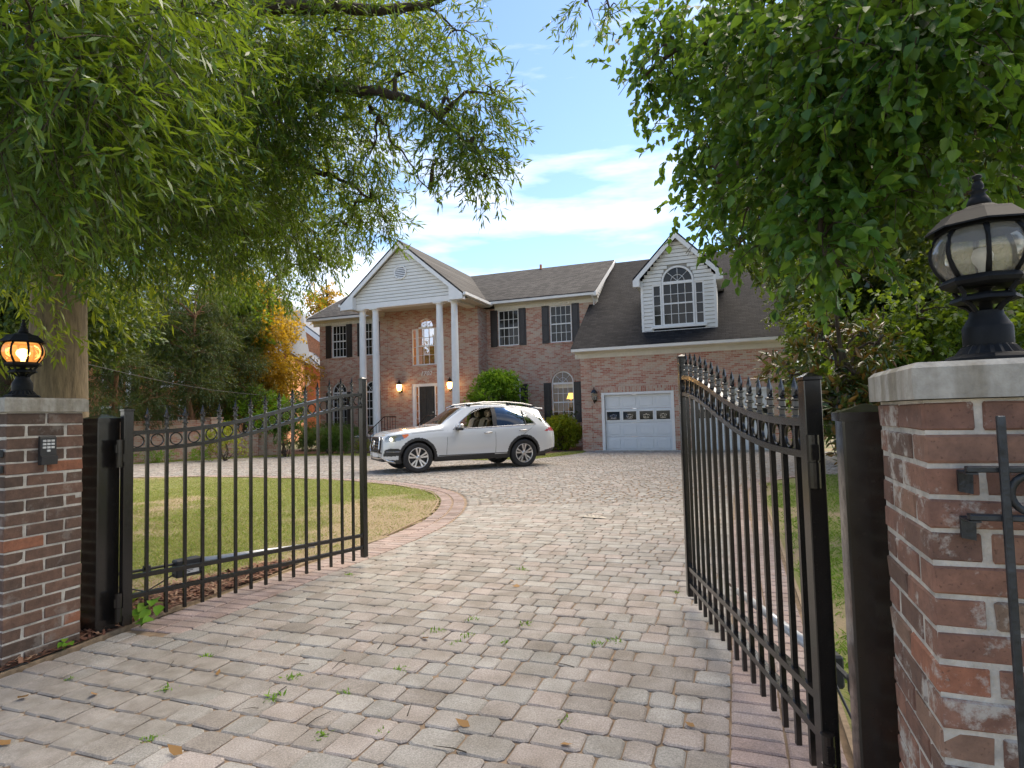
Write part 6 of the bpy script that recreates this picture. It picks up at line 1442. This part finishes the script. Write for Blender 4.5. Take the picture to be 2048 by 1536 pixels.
shrub('clipped_hedge', 'clipped green box hedge in front of the porch end', (-16.7, 21.9, gz(21.9)), fill(-18.0, -15.4, 21.5, 22.3, .1, .86, 60, .24, 6), M['hedge'], .05, .035, 620, tl=.10)
shrub('clipped_hedge', 'darker taller hedge under the ground-floor windows beside the portico', (-18.2, 24.4, gz(24)), fill(-20.4, -16.7, 24.1, 24.9, .1, 1.05, 60, .28, 7), M['hedge'], .06, .04, 420, tl=.12)
shrub('yellow_shrub', 'small yellow-green shrub at the porch corner by the hedge', (-15.3, 22.3, gz(22)), fill(-15.6, -14.7, 22.0, 22.5, .0, .4, 12, .2, 8), M['shrub'], .05, .035, 500, tl=.10)
shrub('light_green_shrub', 'tall light green shrub beside the house corner by the clipped hedge', (-20.3, 21.2, gz(21)), dome(-20.3, 21.2, 1.5, 1.0, .9, 1.75, 30, .4, 9)+dome(-18.6, 21.6, .7, .6, .9, 1.3, 10, .33, 29), M['bush'], .10, .055, 240, tl=.22)
shrub('light_green_shrub', 'wispy green shrub in front of the low garden wall', (-18.2, 17.6, gz(17)), dome(-18.2, 17.6, .8, .6, .2, .9, 16, .3, 10, .8), M['shrub'], .07, .04, 300, tl=.16)
shrub('light_green_shrub', 'tangled shrub over the brick garden wall end', (-17.3, 19.9, gz(19)), dome(-17.3, 19.9, .8, .6, .3, 1.0, 18, .33, 11), M['hedge'], .08, .05, 280, tl=.18)
for k, (x, y, lab) in enumerate(((-21.0, 15.6, 'low groundcover clump under the garden wall by the black post'), (-20.2, 16.6, 'low groundcover clump in the middle under the garden wall'), (-19.3, 17.3, 'low groundcover clump under the garden wall near the shrubs'))):
    shrub('groundcover_clump', lab, (x, y, gz(y)), fill(x-.5, x+.5, y-.25, y+.25, .05, .22, 8, .2, 20+k), M['bush'], .08, .03, 300, tl=.16, stems=0)
shrub('garage_side_shrub', 'light green shrub at the outer garage corner behind the gate', (3.0, 21.0, gz(21)), dome(2.9, 21.2, 1.1, 1.0, .5, 1.9, 24, .4, 12)+dome(2.4, 19.0, .6, .6, .3, 1.2, 10, .3, 13), M['bush'], .09, .06, 260, tl=.2)
shrub('flank_shrubs', 'green bushes at the back of the lush green lawn', (4.2, 14.5, gz(14)), dome(4.0, 14.8, 1.5, .8, .3, 1.3, 26, .4, 14)+dome(6.5, 13, 1.6, 1.2, .4, 1.6, 22, .45, 15)+dome(3.4, 11.2, .8, .9, .2, 1.1, 16, .35, 16), M['hedge'], .09, .06, 240, tl=.2)
# day-lily leaves and heart-leaved weed by the hinge post
def strap_plant(label, x, y, n, L, mat):
    t = thing('strap_leaf_plant', label, 'plant', (x, y, gz(y))); b = MB()
    for k in range(n):
        a = random.random()*6.28; e = random.uniform(.5, 1.2); l_ = L*random.uniform(.6, 1.1); p = [];
        for i in range(6):
            s_ = i/5; p.append((math.cos(a)*l_*s_*math.cos(e)+random.uniform(-.06, .06)*(i == 0), math.sin(a)*l_*s_*math.cos(e), l_*(s_*math.sin(e)-.55*s_*s_)))
        b.tube(p, [.007, .008, .008, .007, .005, .001], 4, flat=(1, .15))
    b.obj('leaves', mat, t)
strap_plant('yellowing strap-leaf lily clump behind the gate opener motor box', -3.95, 2.95, 46, .42, M['shrub'])
strap_plant('strap-leaf lily clump between the keypad pillar and the black post', -4.02, 2.55, 30, .38, M['shrub'])
def heart_weed(label, x, y, pts, s=1.):
    t = thing('leafy_weed', label, 'weed', (x, y, gz(y))); n = len(pts); P = np.array(pts, float); 
    D = np.array([[random.uniform(-.4, .9), random.uniform(-1, -.2), random.uniform(-.5, .1)] for _ in pts]); N = np.tile([.45, -.5, .75], (n, 1))+rng.normal(0, .15, (n, 3))
    leaf_obj('leaves', P, D, N, np.full(n, .075*s)*rng.uniform(.8, 1.2, n), np.full(n, .066*s), M['grassr'], t, True)
    b = MB()
    for p in pts: b.tube([(0, 0, 0), (p[0]*.6, p[1]*.6, p[2]*.8), p], .0018, 4)
    b.obj('stems', M['grassr'], t)
heart_weed('heart-leaved weed sprouting under the gate hinge by the keypad pillar', -3.575, 2.80, [(.0, .0, .09), (.03, -.03, .05), (.06, .02, .10), (.08, .07, .12), (-.01, .04, .13), (.04, .05, .15), (.10, .0, .06), (.02, .09, .15), (-.04, .02, .10)])
heart_weed('tiny green seedling in the mulch at the keypad pillar foot', -3.62, 2.36, [(0, 0, .05), (.03, .01, .04), (-.02, .02, .06), (.01, .03, .04)], .55)
# ------------------------------------------------------------------ garden wall and neighbours
def garden_wall(a, b, h, label):
    a, b = Vector((*a, 0)), Vector((*b, 0)); d = b-a; L = d.length; t = thing('garden_wall', label, 'wall', (a.x, a.y, gz(a.y)), math.atan2(d.y, d.x))
    MB().box(0, L, -.12, .12, -.4, h).obj('wall', M['brick'], t); MB().bbox(-.02, L+.02, -.15, .15, h+.002, h+.07, .008).obj('coping', M['soldier'], t)
    n = max(2, int(L/3.5))
    for k in range(n+1):
        x = L*k/n; MB().bbox(x-.25, x+.25, -.25, .25, -.4, h+.10, .01).obj('pier', M['brick'], t)
        MB().bbox(x-.28, x+.28, -.28, .28, h+.102, h+.17, .01).obj('pier_cap', M['soldier'], t)
garden_wall((-23.4, 8.5), (-20.5, 19.3), 1.42, 'low brown brick garden wall seen through the gate leaf by the keypad pillar')
garden_wall((-20.1, 19.7), (-18.9, 21.0), .95, 'short stepped-down brick garden wall beside the shrubs')
nb = thing('neighbour_house', 'neighbouring house, sunlit orange painted into its brick, with white trim and an oval window', 'house', (-38.4, 41.9, HZ), .35)
def nbo(b, n, m, p=None): return b.obj(n, M[m], p or nb)
# gabled wing; low-sun warmth is put into the brick colour
nbo(MB().prism([(-9, 0), (5.4, 0), (5.4, 8.0), (-1.8, 13.6), (-9, 8.0)], 0, 10, 'y'), 'wall', 'nbrick')
for s in (-1, 1):
    xe = -1.8+s*7.6; nbo(MB().prism([(xe, 7.55), (-1.8, 13.45), (-1.8, 13.9), (xe, 8.0)] if s > 0 else [(xe, 8.0), (-1.8, 13.9), (-1.8, 13.45), (xe, 7.55)], -.35, -.05, 'y'), 'rake_board', 'white')
    nbo(MB().prism([(xe, 7.9), (-1.8, 13.8), (-1.8, 14.05), (xe, 8.15)] if s > 0 else [(xe, 8.15), (-1.8, 14.05), (-1.8, 13.8), (xe, 7.9)], -.3, 10.2, 'y'), 'roof', 'nroof')
nbo(MB().prism([(1.2, 0), (7.4, 0), (7.4, 4.2), (4.3, 7.0), (1.2, 4.2)], -3.2, -.36, 'y'), 'wall', 'nbrick')
for s in (-1, 1):
    xe = 4.3+s*3.4; P_ = [(xe, 3.75), (4.3, 6.85), (4.3, 7.25), (xe, 4.15)]; nbo(MB().prism(P_ if s > 0 else P_[::-1], -3.5, -3.21, 'y'), 'rake_board', 'white')
    P_ = [(xe, 4.1), (4.3, 7.2), (4.3, 7.4), (xe, 4.3)]; nbo(MB().prism(P_ if s > 0 else P_[::-1], -3.45, -.4, 'y'), 'roof', 'nroof')
ow = MB().torus((4.3, -3.24, 4.9), .55, .13, 'y', 26, 6); ov = nbo(ow, 'oval_window', 'white')
MB().lathe([(.5, 0), (.5, .02)], 24).obj('pane', M['dglass'], ov, (4.3, -3.23, 4.9)).rotation_euler = (math.pi/2, 0, 0)
MB().box(4.27, 4.33, -3.28, -3.25, 4.4, 5.4).obj('muntin', M['white'], ov); MB().box(3.8, 4.8, -3.281, -3.251, 4.87, 4.93).obj('muntin', M['white'], ov)
nh = thing('neighbour_house', 'pale grey and white neighbouring house glimpsed through the cedars', 'house', (-36, 28, HZ), .55)
def nho(b, n, m, p=None): return b.obj(n, M[m], p or nh)
nho(MB().box(-9, 9, 0, 9, 0, 6.2), 'wall', 'nbrick'); nho(MB().prism([(-.6, 6.1), (4.5, 9.8), (9.6, 6.1)], -9.4, 9.4, 'x'), 'roof', 'nroof')
for k in range(3):
    x = -6+k*5.6; d = nho(MB().box(x-1.0, x+1.0, .6, 3.6, 6.6, 8.6), 'dormer', 'siding'); MB().prism([(x-1.25, 8.55), (x+1.25, 8.55), (x, 9.7)], .4, 4, 'y').obj('dormer_roof', M['white'], d)
    MB().box(x-.5, x+.5, .55, .6, 7.1, 8.4).obj('pane', M['dglass'], d)
for k in range(6):
    x = -7.6+k*3.0
    for z in (1.0, 4.0):
        w = nho(MB().box(x-.62, x+.62, -.06, 0, z-.1, z+1.75), 'window', 'white'); MB().box(x-.48, x+.48, -.075, -.061, z+.05, z+.80).obj('pane', M['dglass'], w); MB().box(x-.48, x+.48, -.075, -.061, z+.87, z+1.62).obj('pane', M['dglass'], w)
for x in (-3, 0, 3): nho(MB().lathe([(.25, 0), (.22, 5.9)], 12, (x, -1.5, .2)), 'column', 'white')
nho(MB().box(-3.6, 3.6, -1.9, -.08, 6.1, 6.5), 'porch_roof', 'white')
# utility cable in front of the cedars
a, b_ = at(140, 720, 15), at(520, 790, 24)
tag(MB().tube([a.lerp(b_, i/10)-Vector((0, 0, .12*math.sin(math.pi*i/10))) for i in range(11)], .008, 5).obj('overhead_cable', M['plastic']), 'thin overhead cable strung past the oak trunk', 'cable')

# ------------------------------------------------------------------ small things on the paving
def on_drive(px, py):
    d = ray(px, py); t = (.06-ZE)/(d.z+.0095*d.y); return Vector((d.x*t, d.y*t, ZE+d.z*t))
weeds = [(585, 1355), (415, 862+450), (945, 1240), (930, 1272), (905, 1290), (915, 1283), (690, 1385), (1045, 1138), (140, 1356), (330, 1378), (550, 1395), (870, 1262), (1010, 1285), (1050, 1248), (1192, 1288), (1353, 1185), (800, 1340), (760, 1460), (1130, 1440), (300, 1478), (640, 1470), (700, 1150), (1230, 1282)]
wm = {}
for k in range(4):
    n = 26; P = rng.normal(0, .016, (n, 3)); P[:, 2] = .002; D = rng.normal(0, 1, (n, 3)); D[:, 2] = abs(D[:, 2])*.6; N = np.tile([0, 0, 1.], (n, 1))+rng.normal(0, .2, (n, 3))
    o = leaf_obj('weed_tuft', P, D, N, rng.uniform(.012, .035, n), rng.uniform(.005, .011, n), M['grassr'], None); wm[k] = o.data; COL.objects.unlink(o); bpy.data.objects.remove(o)
for k, (px, py) in enumerate(weeds):
    p = on_drive(px, py); tag(inst('weed_tuft', wm[k % 4], None, p-Vector((0, 0, .006)), (0, 0, random.random()*6), (random.uniform(.7, 1.3),)*3), 'small green weed tuft growing in a paver joint', 'weed', 'weed tufts in the paver joints')
fl = [(190, 1388), (365, 1510), (35, 1398), (435, 1352), (1040, 1172), (1025, 1162), (1070, 945), (1390, 1455), (1120, 1490), (940, 1455), (845, 1278), (1240, 1030), (20, 1490), (380, 1345)]
lm = {}
for k in range(3):
    P = np.zeros((1, 3)); o = leaf_obj('fallen_leaf', P, np.array([[1., 0, .1]]), np.array([[0, .3, 1.]]), np.array([.07]), np.array([.035]), M['deadleaf'], None, True)
    v = o.data; v.vertices[3].co.z += .015; lm[k] = v; COL.objects.unlink(o); bpy.data.objects.remove(o)
for k, (px, py) in enumerate(fl):
    p = on_drive(px, py); tag(inst('fallen_leaf', lm[k % 3], None, p+Vector((0, 0, .004)), (random.uniform(-.2, .2), random.uniform(-.2, .2), random.random()*6), (random.uniform(.6, 1.1),)*3), 'curled dry brown leaf lying on the pavers', 'leaf', 'dry leaves on the pavers')
tw = [(500, 1420), (560, 1385), (640, 1440), (710, 1250), (600, 1330), (450, 1290), (680, 1330), (820, 1420), (1130, 1330), (1300, 1250), (900, 1500), (340, 1330), (760, 1290)]
tws = {}
for k in range(3):
    m_ = MB().tube([(-.05, 0, 0), (-.01, .008*(k-1), .004), (.05, .012*k-.01, .001)], [.0018, .0016, .0008], 5).mesh('twig'); m_.materials.append(M['bark2']); tws[k] = m_
for k, (px, py) in enumerate(tw):
    p = on_drive(px, py); tag(inst('twig', tws[k % 3], None, p+Vector((0, 0, .004)), (0, 0, random.random()*6), (random.uniform(.6, 1.5),)*3), 'thin dark twig lying on the pavers', 'twig', 'twigs on the pavers')
p = on_drive(1185, 1035); n = 14; b = MB(); vs = []
for i in range(n+1):
    for j in range(7):
        u, v = i/n-.5, j/6-.5; wv = .10*(1-1.7*abs(u)**1.5); vs.append((u*.36+random.uniform(-.006, .006), v*wv*1.4-.05*u, .004+max(0, .035*(1-4*u*u)*(1-3*v*v)*random.uniform(.3, 1))))
b.add(vs, [(i*7+j, i*7+j+1, i*7+8+j, i*7+7+j) for i in range(n) for j in range(6)])
tag(b.obj('crumpled_debris', M['rag'], None, p), 'crumpled pale scrap lying in the middle of the drive', 'debris')
# low spotlights in the bed
for k, (x, y, lab) in enumerate(((-16.0, 20.95, 'small black garden spotlight before the clipped hedge'), (-17.6, 20.1, 'small black garden spotlight by the little tree trunk'), (-7.2, 19.4, 'small black garden spotlight behind the rear wheel of the car'))):
    t = thing('garden_spotlight', lab, 'spotlight', (x, y, gz(y))); MB().tube([(0, 0, -.05), (0, 0, .16)], .012, 6).obj('stake', M['plastic'], t); MB().tube([(-.08, .02, .16), (.10, -.03, .22)], [.05, .065], 10).obj('lamp_head', M['plastic'], t)
# little ornamental tree in the bed left of the porch
tree('ornamental_tree', 'little purple-tinged ornamental tree with a pale leaning trunk before the hedge', (-17.9, 20.6, gz(20.6)), 1.7, around(590, 815, 27.3, .7, 8, 1.1, .9, 71, .6), M['hedge'], .08, .05, 220, tr=.07, tl=.2, bark='bark', lean=(-.35, 0))
